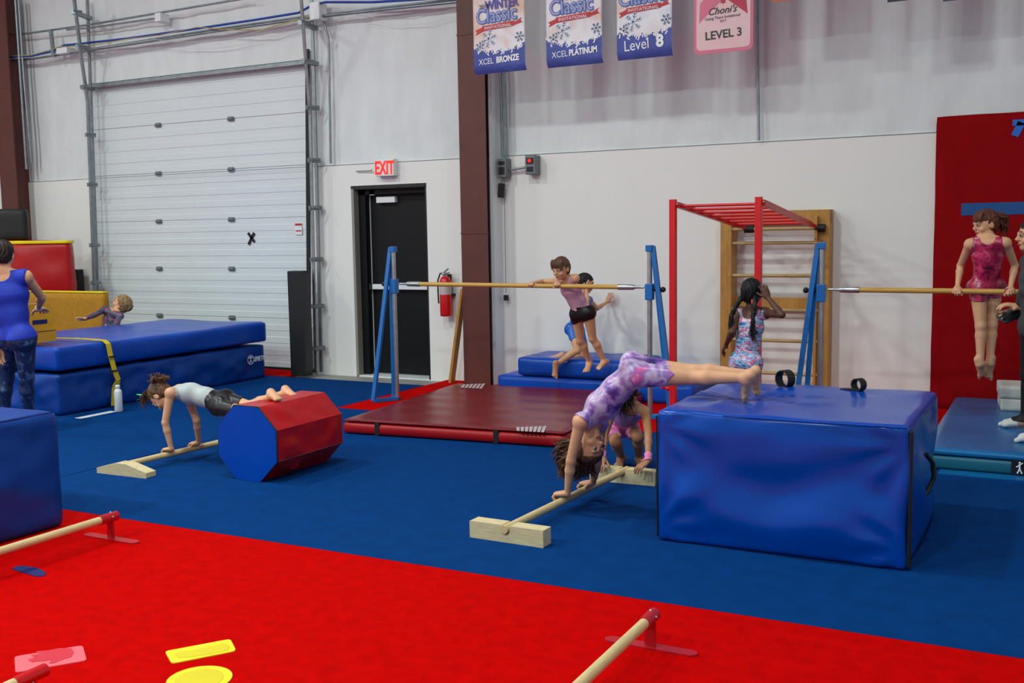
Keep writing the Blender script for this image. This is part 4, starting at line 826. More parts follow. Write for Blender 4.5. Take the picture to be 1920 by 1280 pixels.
def figure(name, label, P, S, skin, hf, hu, hands, h=.0045, hs=None, build=1., clothes=(), hair=None, hcol=None, feet=None, face='open', mouth=0., legs=True, neck=1., hipw=1.):
    J = {k: np.array(v, np.float32) for k, v in P.items()}; hs = hs or S**.6; B = S*build
    pts = np.array(list(J.values())); lo = pts.min(0)-.16*max(S, 1)-.03; hi = pts.max(0)+.16*max(S, 1)+.03
    s = Field(lo, hi, h); up = nrm(J['N']-J['P']); sv = nrm(J['shL']-J['shR']); fr = nrm(np.cross(sv, up)); sv2 = nrm(np.cross(up, fr))
    hv = nrm(J['hipL']-J['hipR']); N, Pp = J['N'], J['P']; wa = Pp+(N-Pp)*.36; ch = Pp+(N-Pp)*.68; hm = (J['hipL']+J['hipR'])/2
    if not hasattr(figure, 'last'): figure.last = {}
    root = thing('person', label, 'person', tuple(J['P'][:2])+(min(J['toeL'][2], J['toeR'][2]),))
    # torso
    s.put(*f_cap(hm, wa, .066*B, .055*B, hv, 1.32*hipw), .0)
    s.put(*f_cap(J['hipL']-hv*.006, J['hipR']+hv*.006, .063*B*hipw, .063*B*hipw), .03*S)
    for j in ('hipL', 'hipR'): s.put(*f_ell(J[j]-fr*.028*B-up*.012*B, np.array((.052, .050, .058))*B*hipw, (hv, fr, up)), .02*S)
    s.put(*f_cap(wa, ch, .056*B, .064*B, sv, 1.30), .05*S); s.put(*f_cap(ch, N-up*.035*S, .066*B, .050*B, sv, 1.42), .04*S)
    s.put(*f_cap(J['shL']-sv*.02*S, J['shR']+sv*.02*S, .037*B, .037*B), .03*S)
    # neck and head
    f_, u_ = nrm(hf), nrm(np.asarray(hu)-nrm(hf)*float(np.dot(hu, nrm(hf)))); H = J['H']
    nb = H-f_*.020*hs-u_*.045*hs
    s.put(*f_cap(N-up*.01*S-fr*.005, nb, .033*B*neck, .030*hs*neck), .025*S)
    for j in ('shL', 'shR'): s.put(*f_cap(J[j]-up*.0, N*.6+nb*.4-fr*.01, .026*B, .018*B), .025*S)
    hp = head_prims(s, H, f_, u_, hs, mouth)
    # arms
    for a in 'LR':
        sh, el, wr = J['sh'+a], J['el'+a], J['wr'+a]
        s.put(*f_ell(sh, np.array((.036, .036, .038))*B, (sv, fr, up)), .022*S)
        s.put(*f_cap(sh, el, .0315*B, .0245*B), .012*S); m = el+(wr-el)*.3
        s.put(*f_cap(el, m, .0240*B, .0250*B), .010*S); s.put(*f_cap(m, wr, .0245*B, .0155*B), .010*S)
        hd = hands[a]; s.put(*f_cap(wr, wr+nrm(hd[0])*.02*S, .0155*B, .014*B, np.cross(nrm(hd[0]), nrm(hd[1])), 1.25), .008*S)
        hand_prims(s, wr, hd[0], hd[1], S*.98, a == 'L', *(hd[2:] or ()))
    # legs
    for a in 'LR':
        hi_, kn, an, toe = J['hip'+a], J['kn'+a], J['an'+a], J['toe'+a]; sd = nrm(an-kn); td = nrm(kn-hi_)
        s.put(*f_cap(hi_, kn, .060*B*hipw, .037*B), .016*S)
        kf = nrm(np.cross(td, sd)); front = fr if np.linalg.norm(np.cross(td, sd)) < .15 else nrm(td-sd)
        s.put(*f_ell(kn+front*.006*B, np.array((.037, .036, .040))*B, (nrm(np.cross(td, front)), nrm(front-td*float(np.dot(front, td))), td)), .012*S)
        m = kn+(an-kn)*.28-front*.010*B; s.put(*f_cap(kn, an, .034*B, .0195*B), .010*S); s.put(*f_cap(kn-front*.004, m, .030*B, .0365*B), .012*S); s.put(*f_cap(m, an, .0355*B, .018*B), .014*S)
        foot_prims(s, kn, an, toe, S*.98, a == 'L', feet[a] if feet else (0, 0, -1))
    body = emit('body', s, s.d, skin, root)
    if face: face_parts(*hp, hs, root, hcol, face == 'closed')
    # clothes: thin shells that follow the body inside flat-ended regions
    ctx = dict(J=J, up=up, fr=fr, sv=sv, hv=hv, S=S, B=B, H=H, f=f_, u=u_, hs=hs, N=N, P=Pp, p=hp[0], r=hp[1], root=root, s=s)
    for nm, mt, th, vols, cuts in (clothes(ctx) if callable(clothes) else clothes):
        R = np.full(s.n, .5, np.float32)
        for lo_, hi_, fn in vols: sl, X, Y, Z = s.sub(lo_-.02, hi_+.02); R[sl] = np.minimum(R[sl], fn(X, Y, Z))
        for lo_, hi_, fn in cuts: sl, X, Y, Z = s.sub(lo_-.02, hi_+.02); R[sl] = np.maximum(R[sl], -fn(X, Y, Z))
        emit(nm, s, np.maximum(s.d-th, R), mt, root)
    # hair
    if hair:
        g = Field(H-.22*hs, H+.22*hs, .004); q = hp[0]; A = (hp[1], f_, u_); hr = np.array
        g.put(*f_ell(q(0, -.014, .026), hr((.074, .088, .083))*hs, A), 0); g.put(*f_ell(q(0, -.038, -.018), hr((.062, .054, .060))*hs, A), .02)
        fr_ = hair.get('front', .052)
        X, Y, Z = np.meshgrid(*g.ax, indexing='ij', sparse=True); ds = lambda v, c: (X-c[0])*v[0]+(Y-c[1])*v[1]+(Z-c[2])*v[2]
        ff, uu = ds(f_, H), ds(u_, H); rr_ = np.abs(ds(hp[1], H))
        # the face stays free: in front of the hairline and below the fringe
        face_cut = np.minimum(ff-(.012*hs), fr_*hs-uu+rr_*hair.get('arch', -.25)); g.d = np.maximum(g.d, face_cut)
        g.d = np.maximum(g.d, -(uu+.070*hs)+ff*0)
        for pr in hair.get('prims', lambda c: [])(ctx): g.put(*pr, .01)
        wv = .0022*np.sin(ds(hp[1], H)*260+6*np.sin(uu*30+ff*22))+.0015*np.sin(ds(hp[1], H)*120+ff*180)
        g.d = g.d+wv; emit('hair', g, g.d, hcol, root)
        if hair.get('locks'):
            m = MB()
            for pts_, r0 in hair['locks'](ctx): m.tube(pts_, [r0*a for a in np.interp(np.linspace(0, 1, len(pts_)), [0, .15, .6, 1], [.7, 1, .8, .12])], 6, caps=False)
            m.make('hair_locks', hcol, root)
    return root, ctx
def wavy(a, b, n=9, amp=.006, bend=(0, 0, 0), rnd=random):
    a, b = np.array(a, float), np.array(b, float); ph = rnd.uniform(0, 6); t = nrm(b-a); o = nrm(np.cross(t, (.3, .9, .2))); o2 = np.cross(t, o); out = []
    for i in range(n):
        f = i/(n-1); out.append(tuple(a+(b-a)*f+np.array(bend)*4*f*(1-f)+(o*math.sin(ph+f*9)+o2*math.cos(ph*1.7+f*8))*amp*min(1, f*3)))
    return out
POSE = {}
POSE['handstand']=dict(P=(-2.142,5.513,0.837),N=(-2.383,5.463,0.537),H=(-2.385,5.476,0.403),shL=(-2.380,5.338,0.563),shR=(-2.363,5.585,0.505),elL=(-2.452,5.361,0.327),elR=(-2.399,5.611,0.269),wrL=(-2.502,5.416,0.119),wrR=(-2.479,5.735,0.114),hipL=(-2.097,5.447,0.826),hipR=(-2.145,5.590,0.843),knL=(-1.803,5.560,0.812),knR=(-1.820,5.644,0.830),anL=(-1.501,5.554,0.825),anR=(-1.506,5.703,0.822),toeL=(-1.529,5.640,0.700),toeR=(-1.497,5.791,0.698))

POSE['plank']=dict(P=(-5.352,5.658,0.450),N=(-5.685,5.566,0.525),H=(-5.801,5.522,0.482),shL=(-5.640,5.457,0.521),shR=(-5.701,5.674,0.477),elL=(-5.674,5.427,0.309),elR=(-5.602,5.660,0.290),wrL=(-5.652,5.450,0.116),wrR=(-5.640,5.710,0.114),hipL=(-5.328,5.601,0.421),hipR=(-5.378,5.724,0.444),knL=(-5.053,5.548,0.408),knR=(-5.103,5.671,0.427),anL=(-4.815,5.584,0.530),anR=(-4.906,5.849,0.510),toeL=(-4.695,5.518,0.517),toeR=(-4.779,5.800,0.489))

POSE['barlean']=dict(P=(-3.881,8.771,0.908),N=(-3.985,8.633,1.193),H=(-3.993,8.560,1.295),shL=(-3.876,8.616,1.208),shR=(-4.088,8.676,1.176),elL=(-3.988,8.773,1.159),elR=(-4.270,8.768,1.168),wrL=(-4.016,8.592,1.165),wrR=(-4.281,8.589,1.166),hipL=(-3.813,8.749,0.900),hipR=(-3.939,8.771,0.873),knL=(-3.815,8.845,0.648),knR=(-3.949,8.868,0.622),anL=(-3.749,8.960,0.425),anR=(-3.915,8.997,0.399),toeL=(-3.770,8.845,0.364),toeR=(-3.900,8.886,0.328))

POSE['kneel']=dict(P=(-4.281,9.484,0.669),N=(-4.203,9.545,0.985),H=(-4.193,9.556,1.113),shL=(-4.198,9.646,0.943),shR=(-4.186,9.436,0.980),elL=(-4.178,9.815,0.848),elR=(-4.066,9.292,0.928),wrL=(-4.140,9.977,0.903),wrR=(-4.116,9.409,1.050),hipL=(-4.270,9.543,0.646),hipR=(-4.282,9.419,0.674),knL=(-4.187,9.551,0.388),knR=(-4.168,9.290,0.478),anL=(-4.424,9.446,0.387),anR=(-4.357,9.197,0.337),toeL=(-4.543,9.392,0.361),toeR=(-4.371,9.194,0.210))

POSE['braids']=dict(P=(-2.098,7.779,0.664),N=(-2.069,7.818,0.999),H=(-2.072,7.826,1.144),shL=(-2.173,7.866,0.997),shR=(-1.958,7.807,0.998),elL=(-2.190,7.717,0.857),elR=(-1.809,7.666,0.998),wrL=(-2.271,7.843,0.749),wrR=(-1.930,7.742,1.115),hipL=(-2.162,7.789,0.626),hipR=(-2.039,7.765,0.624),knL=(-2.189,7.751,0.326),knR=(-2.060,7.750,0.325),anL=(-2.200,7.800,0.061),anR=(-2.050,7.800,0.061),toeL=(-2.210,7.930,0.020),toeR=(-2.050,7.930,0.020))

POSE['crouch']=dict(P=(-2.695,6.731,0.265),N=(-2.536,6.516,0.473),H=(-2.535,6.409,0.542),shL=(-2.439,6.530,0.417),shR=(-2.634,6.451,0.456),elL=(-2.355,6.358,0.307),elR=(-2.670,6.377,0.273),wrL=(-2.305,6.221,0.163),wrR=(-2.632,6.239,0.156),hipL=(-2.650,6.783,0.257),hipR=(-2.761,6.726,0.275),knL=(-2.502,6.555,0.243),knR=(-2.642,6.497,0.209),anL=(-2.563,6.736,0.054),anR=(-2.686,6.718,0.054),toeL=(-2.500,6.620,0.020),toeR=(-2.660,6.590,0.020))

POSE['hang']=dict(P=(-0.504,8.607,1.173),N=(-0.505,8.512,1.516),H=(-0.528,8.567,1.630),shL=(-0.383,8.504,1.489),shR=(-0.626,8.499,1.483),elL=(-0.324,8.635,1.323),elR=(-0.696,8.633,1.321),wrL=(-0.345,8.534,1.164),wrR=(-0.705,8.534,1.163),hipL=(-0.460,8.665,1.176),hipR=(-0.567,8.578,1.167),knL=(-0.466,8.632,0.879),knR=(-0.538,8.553,0.875),anL=(-0.470,8.598,0.596),anR=(-0.532,8.523,0.596),toeL=(-0.485,8.650,0.465),toeR=(-0.520,8.611,0.485))

POSE['small']=dict(P=(-9.969,8.677,0.468),N=(-9.887,8.759,0.779),H=(-9.871,8.858,0.864),shL=(-9.781,8.746,0.727),shR=(-9.958,8.668,0.803),elL=(-9.687,8.583,0.638),elR=(-9.898,8.485,0.760),wrL=(-9.622,8.409,0.607),wrR=(-9.859,8.315,0.732),hipL=(-9.905,8.667,0.451),hipR=(-10.030,8.699,0.461),knL=(-9.931,8.664,0.188),knR=(-10.050,8.702,0.191),anL=(-9.989,8.897,0.062),anR=(-10.100,8.928,0.061),toeL=(-9.990,9.020,0.020),toeR=(-10.100,9.050,0.020))

POSE['coachL']=dict(P=(-7.839,5.898,0.843),N=(-7.867,5.856,1.333),H=(-7.876,5.850,1.507),shL=(-8.014,5.796,1.299),shR=(-7.728,5.937,1.322),elL=(-8.008,5.787,1.005),elR=(-7.816,6.147,1.140),wrL=(-7.976,5.803,0.741),wrR=(-8.019,6.268,1.027),hipL=(-7.931,5.900,0.811),hipR=(-7.745,5.894,0.815),knL=(-8.065,5.943,0.446),knR=(-7.850,5.976,0.441),anL=(-8.151,5.954,0.079),anR=(-7.951,6.053,0.080),toeL=(-8.199,6.146,0.021),toeR=(-7.999,6.246,0.021))

POSE['coachR']=dict(P=(-0.153,8.167,0.931),N=(-0.161,8.182,1.394),H=(-0.206,8.183,1.544),shL=(-0.109,8.041,1.366),shR=(-0.214,8.321,1.356),elL=(-0.158,8.119,1.110),elR=(-0.226,8.128,1.164),wrL=(-0.258,8.321,1.012),wrR=(-0.273,8.334,1.037),hipL=(-0.134,8.077,0.922),hipR=(-0.178,8.252,0.914),knL=(-0.107,7.983,0.560),knR=(-0.192,8.337,0.555),anL=(-0.080,7.889,0.212),anR=(-0.206,8.425,0.211),toeL=(-0.251,7.878,0.165),toeR=(-0.377,8.415,0.165))

# garment regions
def torso(c, lo=-.10, hi=.02, R=.19): return f_cyl(c['P']+c['up']*lo*c['S'], c['N']+c['up']*hi*c['S'], R*c['S'])
def thigh(c, a, f, R=.105, t0=-.25): h_, k_ = c['J']['hip'+a], c['J']['kn'+a]; return f_cyl(h_+(k_-h_)*t0, h_+(k_-h_)*f, R*c['S'])
def shin(c, a, f=1., t0=0.): h_, k_ = c['J']['kn'+a], c['J']['an'+a]; return f_cyl(h_+(k_-h_)*t0, h_+(k_-h_)*f, .075*c['S'])
def armv(c, a, f=1.): s_, e, w_ = c['J']['sh'+a], c['J']['el'+a], c['J']['wr'+a]; return [f_cyl(s_-(e-s_)*.2, e+(e-s_)*.08, .06*c['S']), f_cyl(e-(w_-e)*.1, e+(w_-e)*f, .05*c['S'])]
def armcut(c, st=.06, r=.046): return [z for a in 'LR' for z in (f_cap(c['J']['sh'+a]+(c['J']['el'+a]-c['J']['sh'+a])*st+(c['sv'] if a == 'L' else -c['sv'])*.012*c['S'], c['J']['el'+a], r*c['S'], .036*c['S']), f_cap(c['J']['el'+a], c['J']['wr'+a], .036*c['S'], .03*c['S']), f_cap(c['J']['wr'+a], c['J']['wr'+a]+(c['J']['wr'+a]-c['J']['el'+a])*.45, .045*c['S'], .045*c['S']))]
def neckcut(c, front=.03, r=.062, back=.03, rb=.050, dn=.0): N, S = c['N'], c['S']; return [f_ell(N+c['fr']*front*S-c['up']*dn*S+c['up']*.012*S, (r*S, r*S, r*.95*S), (c['sv'], c['fr'], c['up'])), f_ell(N-c['fr']*back*S+c['up']*.015*S, (rb*S, rb*S, rb*S), (c['sv'], c['fr'], c['up'])), f_cap(N, c['H'], .04*S, .1*c['hs'])]
def headcut(c): return [f_ell(c['H'], (.10*c['hs'],)*3, (c['r'], c['f'], c['u']))]
# 1 — the girl bent over the floor bar
tie = pattern('tie_dye_lilac', [(.28, '2f2058'), (.37, '5d3f96'), (.44, 'a77fc4'), (.49, 'cbb4d4'), (.54, 'b9a6cc'), (.60, '9476bc'), (.66, 'd65fa8'), (.74, 'e6b0d4')], 8., .30, .35, detail=7)
brown_h, auburn_h, blond_h, black_h, dark_h = hairmat('brown_hair', '5a3d28'), hairmat('auburn_hair', '5a2c1a'), hairmat('dark_blond_hair', '9a7a4c'), hairmat('black_hair', '0e0c0e'), hairmat('dark_brown_hair', '241611')
def cl_hand(c): return [('unitard', tie, .005, [torso(c, -.14), thigh(c, 'L', .52), thigh(c, 'R', .52)], armcut(c)+neckcut(c)+headcut(c))]
def lk_hand(c):
    rnd = random.Random(3); out = []; p = c['p']
    for i in range(420):
        a = rnd.uniform(-1.25, 1.25); b = rnd.uniform(-.2, 1.3); r_ = .080*c['hs']
        o = p(.07*math.sin(a), -.012-.078*math.cos(a)*math.cos(b), .026+.075*math.sin(b)); dn = rnd.uniform(.12, .30)*(1 if b > .2 else 1.0)
        drift = np.array((rnd.uniform(-.12, .0), rnd.uniform(-.01, .07), -dn)); e = o+drift; e[2] = max(e[2], .17+rnd.uniform(0, .05))
        out.append((wavy(o, e, 12, .008, ((-.045)*rnd.uniform(.3, 1), rnd.uniform(-.015, .015), .0), rnd), rnd.uniform(.004, .0075)))
    for i in range(170):
        o = p(rnd.uniform(-.06, .06), -.085+rnd.uniform(-.01, .02), rnd.uniform(-.03, .05)); e = o+np.array((rnd.uniform(-.15, -.06), rnd.uniform(-.02, .06), rnd.uniform(-.13, .0)))
        out.append((wavy(o, e, 9, .010, (-.02, 0, -.0), rnd), rnd.uniform(.004, .007)))
    return out
dh = ((-1, 0, -.12), (0, 0, -1), (42, 66, 44), .06, (.25, .6))
figure('handstand', 'girl in lilac tie-dye unitard bent upside down, feet on the big blue block', POSE['handstand'], 1.14, skin_fair,
       (.90, -.42, .05), (.0, .10, -1), dict(L=dh, R=dh), .0037, 1.10, clothes=cl_hand, hcol=brown_h,
       feet=dict(L=(1, .1, -.1), R=(1, .1, -.1)), hair=dict(front=.058, locks=lk_hand))
# 2 — plank over the octagon
greyt = pattern('grey_jersey', [(.3, 'a9b0b2'), (.7, 'c6cbcb')], 12, .8, .2); blacksh = mat('black_shiny_shorts', '101216', .36, .12, 9, .3, 12)
def cl_pl(c): return [('tank_top', greyt, .005, [torso(c, .045, -.02)], armcut(c, .0, .046)+neckcut(c, .03, .055, .05, .068, .0)), ('shorts', blacksh, .007, [torso(c, -.16, -.27), thigh(c, 'L', .36), thigh(c, 'R', .36)], [])]
def lk_pl(c):
    rnd = random.Random(5); p = c['p']; out = []
    for i in range(70):
        a = rnd.uniform(0, 6.28); o = p(.04*math.cos(a), -.085+.01*math.sin(a), .045+.035*math.sin(a)); d_ = rnd.uniform(0, 6.28)
        e = o+(c['r']*math.cos(d_)-c['f']*.8*abs(math.sin(d_))+c['u']*math.sin(d_)*.5)*rnd.uniform(.04, .085); out.append((wavy(o, e, 7, .012, (0, 0, .02), rnd), rnd.uniform(.004, .008)))
    for i in range(30):
        o = p(rnd.uniform(-.06, .06), rnd.uniform(-.02, .05), .10); out.append((wavy(o, o+np.array((rnd.uniform(-.05, .02), rnd.uniform(-.03, .03), rnd.uniform(-.11, -.04))), 7, .006, (-.02, 0, 0), rnd), rnd.uniform(.003, .006)))
    return out
dp = ((-1, 0, -.12), (0, 0, -1), (42, 66, 44), .06, (.3, .6))
r_, c_ = figure('plank', 'girl in grey tank top and black shorts holding a plank, legs on the octagon roller', POSE['plank'], 1.02, skin_fair,
       (-.30, -.05, -.95), (-.93, -.15, .30), dict(L=dp, R=dp), .0042, 1.02, clothes=cl_pl, hcol=brown_h,
       feet=dict(L=(.1, 0, 1), R=(.1, 0, 1)), hair=dict(front=.058, locks=lk_pl, prims=lambda c: [f_ell(c['p'](0, -.095, .065), (.036, .036, .036), (c['r'], c['f'], c['u']))]))
q = Vector(c_['p'](0, .03, .12)); tag(MB().tube([q+Vector((.02, -.02, 0)), q+Vector((-.02, -.02, -.006)), q+Vector((-.07, -.03, -.002))], [.006, .008, .003], 6).make('hair_clip', M['green'], r_), 'bright green hair tie')

# 3 — leaning on the middle bar
pinkt = pattern('pink_ombre', [(.3, 'c98fae'), (.5, 'd8a8bd'), (.7, 'c57fb6')], 3, .55, .3); blk = mat('black_lycra', '101014', .45, .08, 9, .15, 30)
def cl_lean(c): return [('leotard', pinkt, .0045, [torso(c, .02)], armcut(c, -.02, .048)+neckcut(c, .03, .055)+headcut(c)), ('shorts', blk, .0075, [torso(c, -.075, -.30), thigh(c, 'L', .20), thigh(c, 'R', .20)], [])]
def fringe(c, n=46, w=.058, L=.060, seed=1):
    rnd = random.Random(seed); p = c['p']; return [([tuple(p(x, .030, .096)), tuple(p(x*1.05, .060-abs(x)*.2, .076)), tuple(p(x*1.08, .074-abs(x)*.35, .050)), tuple(p(x*1.1+rnd.uniform(-.004, .004), .076-abs(x)*.4, .066-L+rnd.uniform(-.008, .008)))], .006) for x in np.linspace(-w, w, n)]
dl = ((0, -1, .05), (0, 0, -1), (55, 75, 45), .04, (.5, .8))
figure('barlean', 'girl in pink leotard top and black shorts leaning on the middle horizontal bar', POSE['barlean'], .98, skin_fair,
       (-.22, -.93, -.30), (-.06, -.25, 1), dict(L=dl, R=dl), .0042, 1.0, clothes=cl_lean, hcol=brown_h, face='closed', hair=dict(front=.045, locks=fringe),
       feet=dict(L=(0, -.6, -1), R=(0, -.6, -1)))
# 4 — kneeling by the wall
blueleo = mat('blue_leotard', '0c63c8', .35, .1, 9)
figure('kneel', 'dark haired child in a blue leotard kneeling against the wall behind the pink top girl', POSE['kneel'], .95, skin_fair,
       (.85, .25, -.2), (.1, 0, 1), dict(L=((.5, -.1, .85), (.2, 1, 0), (8, 12, 8), .22, (.4, .1)), R=((-.1, .2, 1), (.9, .4, 0), (15, 20, 15), .12, (.5, .2))), .005, .96,
       clothes=lambda c: [('leotard', blueleo, .005, [torso(c, -.13), thigh(c, 'L', .18), thigh(c, 'R', .18)], armcut(c)+neckcut(c)+headcut(c))], hcol=black_h, hair=dict(front=.05), feet=dict(L=(0, 0, 1), R=(0, -.3, -.6)))
# 5 — braids
brush = pattern('brush_print', [(.30, '2b3f8c'), (.39, '4f9fc0'), (.45, 'b9c8e8'), (.50, '3a4a9c'), (.55, 'e8607a'), (.60, 'e9d4ec'), (.66, '49a7b8'), (.74, '8a5fae')], 13, .4, .6, stretch=(1, 1, 2.6), detail=3)
def pr_br(c):
    p = c['p']; out = []
    J_ = c['J']; a = [p(-.055, -.05, -.03), p(-.085, -.075, -.09), p(-.115, -.095, -.17), p(-.118, -.09, -.25)]; b = [p(.05, -.06, -.04), p(.058, -.095, -.10), p(.060, -.115, -.18), p(.055, -.11, -.26)]
    for L in (a, b):
        for i in range(3):
            for k in range(4): q = L[i]+(L[i+1]-L[i])*(k/4); out.append(f_ell(q, (.019, .017, .015), (c['r'], c['f'], c['u'])))
    return out
def lk_br(c):
    rnd = random.Random(8); p = c['p']; out = []
    for x, y, z in ((.055, -.11, -.22), (-.118, -.09, -.18)):
        for i in range(30): o = p(x, y, z)+np.array((rnd.uniform(-.012, .012), rnd.uniform(-.01, .01), 0)); out.append((wavy(o, o+np.array((rnd.uniform(-.02, .03), rnd.uniform(-.02, .02), -rnd.uniform(.08, .15))), 7, .006, (0, 0, 0), rnd), .006))
    return out
r_, c_ = figure('braids', 'girl with two long black braids in a brushstroke print leotard seen from behind', POSE['braids'], 1.0, skin_dark,
       (.12, 1, -.05), (0, 0, 1), dict(L=((-.5, .3, -.8), (.8, .3, -.4), (20, 30, 20), .12, (.5, .2)), R=((-.40, .05, 1), (-.5, .8, 0), (15, 20, 15), .10, (.5, .2))), .0042, 1.04,
       clothes=lambda c: [('unitard', brush, .0055, [torso(c, -.14), thigh(c, 'L', .45), thigh(c, 'R', .45)], armcut(c)+neckcut(c, .03, .05, .045, .070, .0))], hcol=black_h, hair=dict(front=.05, prims=pr_br, locks=lk_br), hipw=1.02, build=1.03)
q = Vector(c_['p'](.035, -.075, -.075)); MB().tube([q, q+Vector((.0, -.005, .03))], .008, 8).make('hair_tie', mat('coral_band', 'f0645a', .6), r_)
# 6 — crouching
pinksh = pattern('pink_print', [(.3, 'b0508c'), (.5, 'e07ab0'), (.7, 'f0a0c4')], 12, .5, .8); lil = pattern('lilac_print', [(.3, '5a4a9a'), (.5, '8a70b8'), (.7, 'b09ad0')], 10, .5, .8); band = mat('pink_towelling', 'f08cb4', .9, .08, 60, .5, 200)
def lk_cr(c):
    rnd = random.Random(11); p = c['p']; out = []
    for i in range(110):
        a = rnd.uniform(-1.5, 1.5); o = p(.075*math.sin(a), rnd.uniform(-.06, .04), .03+.07*math.cos(a)); s_ = 1 if math.sin(a) > 0 else -1
        e = o+np.array((s_*rnd.uniform(.0, .05), rnd.uniform(-.03, .03), -rnd.uniform(.08, .16))); out.append((wavy(o, e, 8, .007, (s_*.02, -.01, .02), rnd), .007))
    return out
r_, c_ = figure('crouch', 'crouching girl with pink wristbands steadying the far wooden block of the floor bar', POSE['crouch'], 1.0, skin_tan,
       (-.25, -.60, -.75), (.1, -.55, .8), dict(L=((-.55, -.62, -.45), (-.1, .1, -1), (14, 22, 14), .20, (.5, .1)), R=((.15, -.75, -.45), (0, .1, -1), (14, 22, 14), .2, (.5, .1))), .0042, 1.0,
       clothes=lambda c: [('leotard', lil, .0045, [torso(c, .10)], armcut(c, -.02, .048)+neckcut(c)+headcut(c)+[f_cap(c['J']['hip'+a], c['J']['kn'+a], .075, .06) for a in 'LR']), ('shorts', pinksh, .006, [torso(c, -.14, -.20), thigh(c, 'L', .38), thigh(c, 'R', .38)], [f_cap(c['J']['knL'], c['J']['anL'], .06, .05), f_cap(c['J']['knR'], c['J']['anR'], .06, .05)])]
        +[('wristband', band, .007, [f_cyl(c['J']['wr'+a]*.72+c['J']['el'+a]*.28, c['J']['wr'+a]*1.0, .05)], []) for a in 'LR'], hcol=dark_h, hair=dict(front=.05, locks=lk_cr), feet=dict(L=(0, 0, -1), R=(0, 0, -1)))
# 7 — front support on the right bar
redleo = pattern('red_galaxy', [(.28, '3a0f26'), (.38, '7a1438'), (.48, 'b01e4c'), (.56, 'cf3f6c'), (.63, '9a1a44'), (.70, 'e8a8c0')], 13, .3, .7, detail=3)
def lk_ha(c):
    rnd = random.Random(4); p = c['p']; out = fringe(c, 26, .05, .045, 2)
    for i in range(70):
        o = p(rnd.uniform(-.02, .04), -.085, rnd.uniform(.0, .05)); e = o+np.array((rnd.uniform(.03, .085), rnd.uniform(-.01, .05), rnd.uniform(-.13, -.01))); out.append((wavy(o, e, 8, .009, (.02, 0, .02), rnd), .008))
    return out
dg = ((0, -.92, -.28), (0, 0, -1), (50, 70, 45), .05, (.5, .8))
figure('hang', 'girl in a shiny red leotard propped up on straight arms on the right horizontal bar', POSE['hang'], 1.05, skin_fair,
       (-.80, -.55, -.18), (-.05, -.05, 1), dict(L=dg, R=dg), .0042, 1.02, clothes=lambda c: [('leotard', redleo, .005, [torso(c, -.085), thigh(c, 'L', .05), thigh(c, 'R', .05)], armcut(c, -.03, .050)+neckcut(c, .022, .050))], hcol=auburn_h,
       hair=dict(front=.045, locks=lk_ha), feet=dict(L=(0, .5, -.5), R=(0, .5, -.5)))
# 8 — small child behind the mats
multi = pattern('geometric_print', [(.32, '14162a'), (.42, '2a7a78'), (.48, '1b1c3c'), (.55, 'b84a80'), (.62, '1a2040'), (.70, '70b8a8')], 26, .5, .3)
def cl_sm(c):
    v = [torso(c, -.14)]
    for a in 'LR': v += armv(c, a, .93)
    return [('long_sleeved_leotard', multi, .005, v, neckcut(c, .035, .045)+headcut(c))]
figure('small', 'small blond child in a patterned long-sleeved leotard laughing behind the blue mats', POSE['small'], .98, skin_fair,
       (-.72, -.35, .62), (.62, .05, .72), dict(L=((-.8, -.5, -.25), (0, 0, -1), (15, 20, 15), .15, (.5, .1)), R=((-.95, -.2, -.1), (.1, -.6, -.8), (5, 8, 6), .30, (.3, .1))), .0045, 1.15, clothes=cl_sm, hcol=blond_h, mouth=.012,
       hair=dict(front=.055, prims=lambda c: [f_ell(c['p'](0, -.085, .02), (.045, .04, .055), (c['r'], c['f'], c['u']))]))
# 9 — coach at left
tank = mat('royal_tank_top', '0b2fae', .7, .12, 9, .3, 12); legg = pattern('navy_mottled', [(.35, '0a1436'), (.47, '1c3468'), (.55, '0c1a40'), (.66, '4a6ca0')], 16, .6, .4)
def cl_cl(c):
    Jc = c['J']; v = [torso(c, -.16, -.30)]+[thigh(c, a, 1.02) for a in 'LR']+[shin(c, a, .93, -.05) for a in 'LR']
    return [('tank_top', tank, .009, [torso(c, -.03, .03, .20)], armcut(c, .02, .046)+neckcut(c, .03, .05, .040, .045)), ('leggings', legg, .006, v, [f_cap(Jc['wrL'], Jc['wrL']*2-Jc['elL'], .04, .05)])]
r_, c_ = figure('coachL', 'coach in blue tank top and mottled navy leggings standing with her back turned at left', POSE['coachL'], 1.42, skin_fair,
       (-.55, .80, -.2), (0, 0, 1), dict(L=((-.1, .1, -1), (1, 0, 0), (18, 25, 15), .06, (.6, .2)), R=((-.45, .75, -.15), (0, .1, -1), (10, 15, 10), .12, (.4, .2))), .0055, 1.16,
       clothes=cl_cl, hcol=dark_h, hair=dict(front=.05), hipw=1.06)
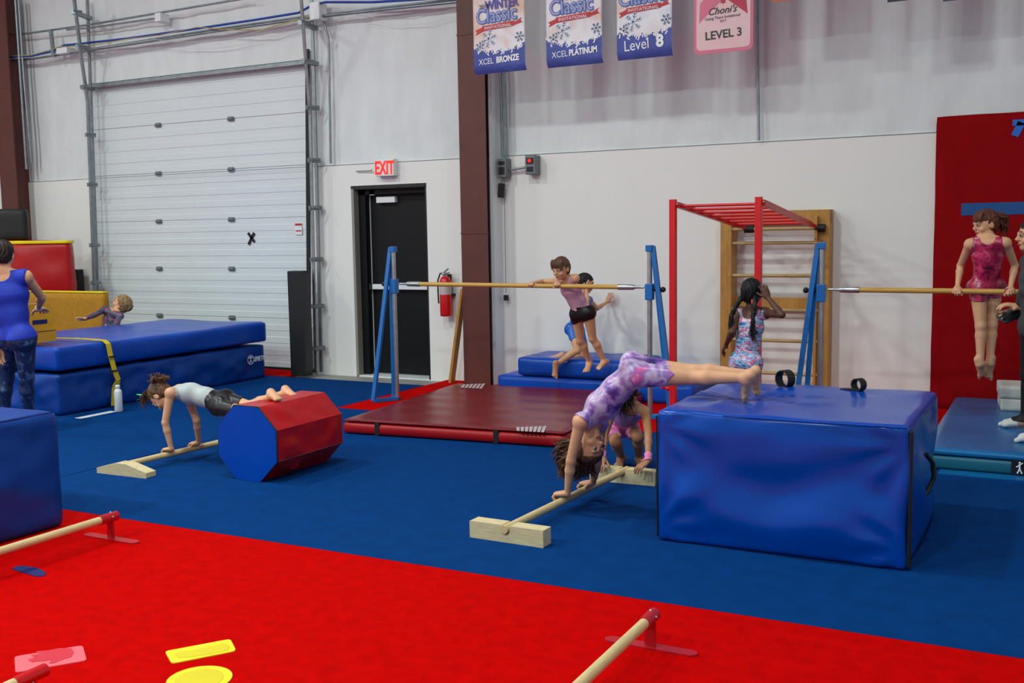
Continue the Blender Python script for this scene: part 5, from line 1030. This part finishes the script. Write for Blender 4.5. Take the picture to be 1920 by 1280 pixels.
w_ = c_['J']['wrR']; e_ = c_['J']['elR']; d_ = nrm(w_-e_); MB().tube([tuple(w_-d_*.02), tuple(w_-d_*.005)], .030, 16).make('wrist_wrap', M['white'], r_)
# 10 — coach at right
greyk = mat('grey_sweatshirt', '3c3f44', .85, .12, 12, .5, 30); blp = mat('black_trousers', '0b0b0d', .7, .1, 9, .3, 20); sock = mat('white_sock', 'cfd0cf', .8, .05, 20)
def cl_cr(c):
    Jc = c['J']; v = [torso(c, -.06, .03, .24)]
    for a in 'LR': v += armv(c, a, .80)
    return [('sweatshirt', greyk, .014, v, [f_cap(Jc['wr'+a]+nrm((-.87, -.25, -.05))*.03, Jc['wr'+a]+nrm((-.87, -.25, -.05))*.16, .07, .07) for a in 'LR']+[f_cap(c['N']+c['up']*.04, c['H'], .055, .11)]), ('trousers', blp, .010, [torso(c, -.16, -.28)]+[thigh(c, a, 1.02, .12) for a in 'LR']+[shin(c, a, 1.0, -.05) for a in 'LR'], []),
            ('sock', sock, .004, [f_cyl(Jc['anL']+nrm(Jc['toeL']-Jc['anL'])*.06, Jc['toeL']+nrm(Jc['toeL']-Jc['anL'])*.04, .07)], []), ('sock', sock, .004, [f_cyl(Jc['anR']+nrm(Jc['toeR']-Jc['anR'])*.06, Jc['toeR']+nrm(Jc['toeR']-Jc['anR'])*.04, .07)], [])]
r_, c_ = figure('coachR', 'coach in grey sweatshirt and black trousers at the right edge, facing the bar', POSE['coachR'], 1.38, skin_fair,
       (-.92, -.38, -.05), (0, 0, 1), dict(L=((-.85, -.2, -.3), (.3, .9, 0), (20, 30, 20), .08, (.5, .2)), R=((-.9, -.3, .2), (.2, .2, -1), (20, 30, 20), .08, (.5, .2))), .0055, 1.14,
       clothes=cl_cr, hcol=black_h, hair=dict(front=.055, prims=lambda c: [f_ell(c['p'](0, -.11, .03), (.04, .04, .045), (c['r'], c['f'], c['u']))]), feet=dict(L=(0, 0, -1), R=(0, 0, -1)))
q = W(1917, 518, 8.9)
tag(MB().ball(tuple(c_['J']['shR']+nrm((-.6, -.5, -.2))*.05), (.02, .02, .03)).make('sleeve_logo', mat('blue_print', '1c7ad8', .6), r_))
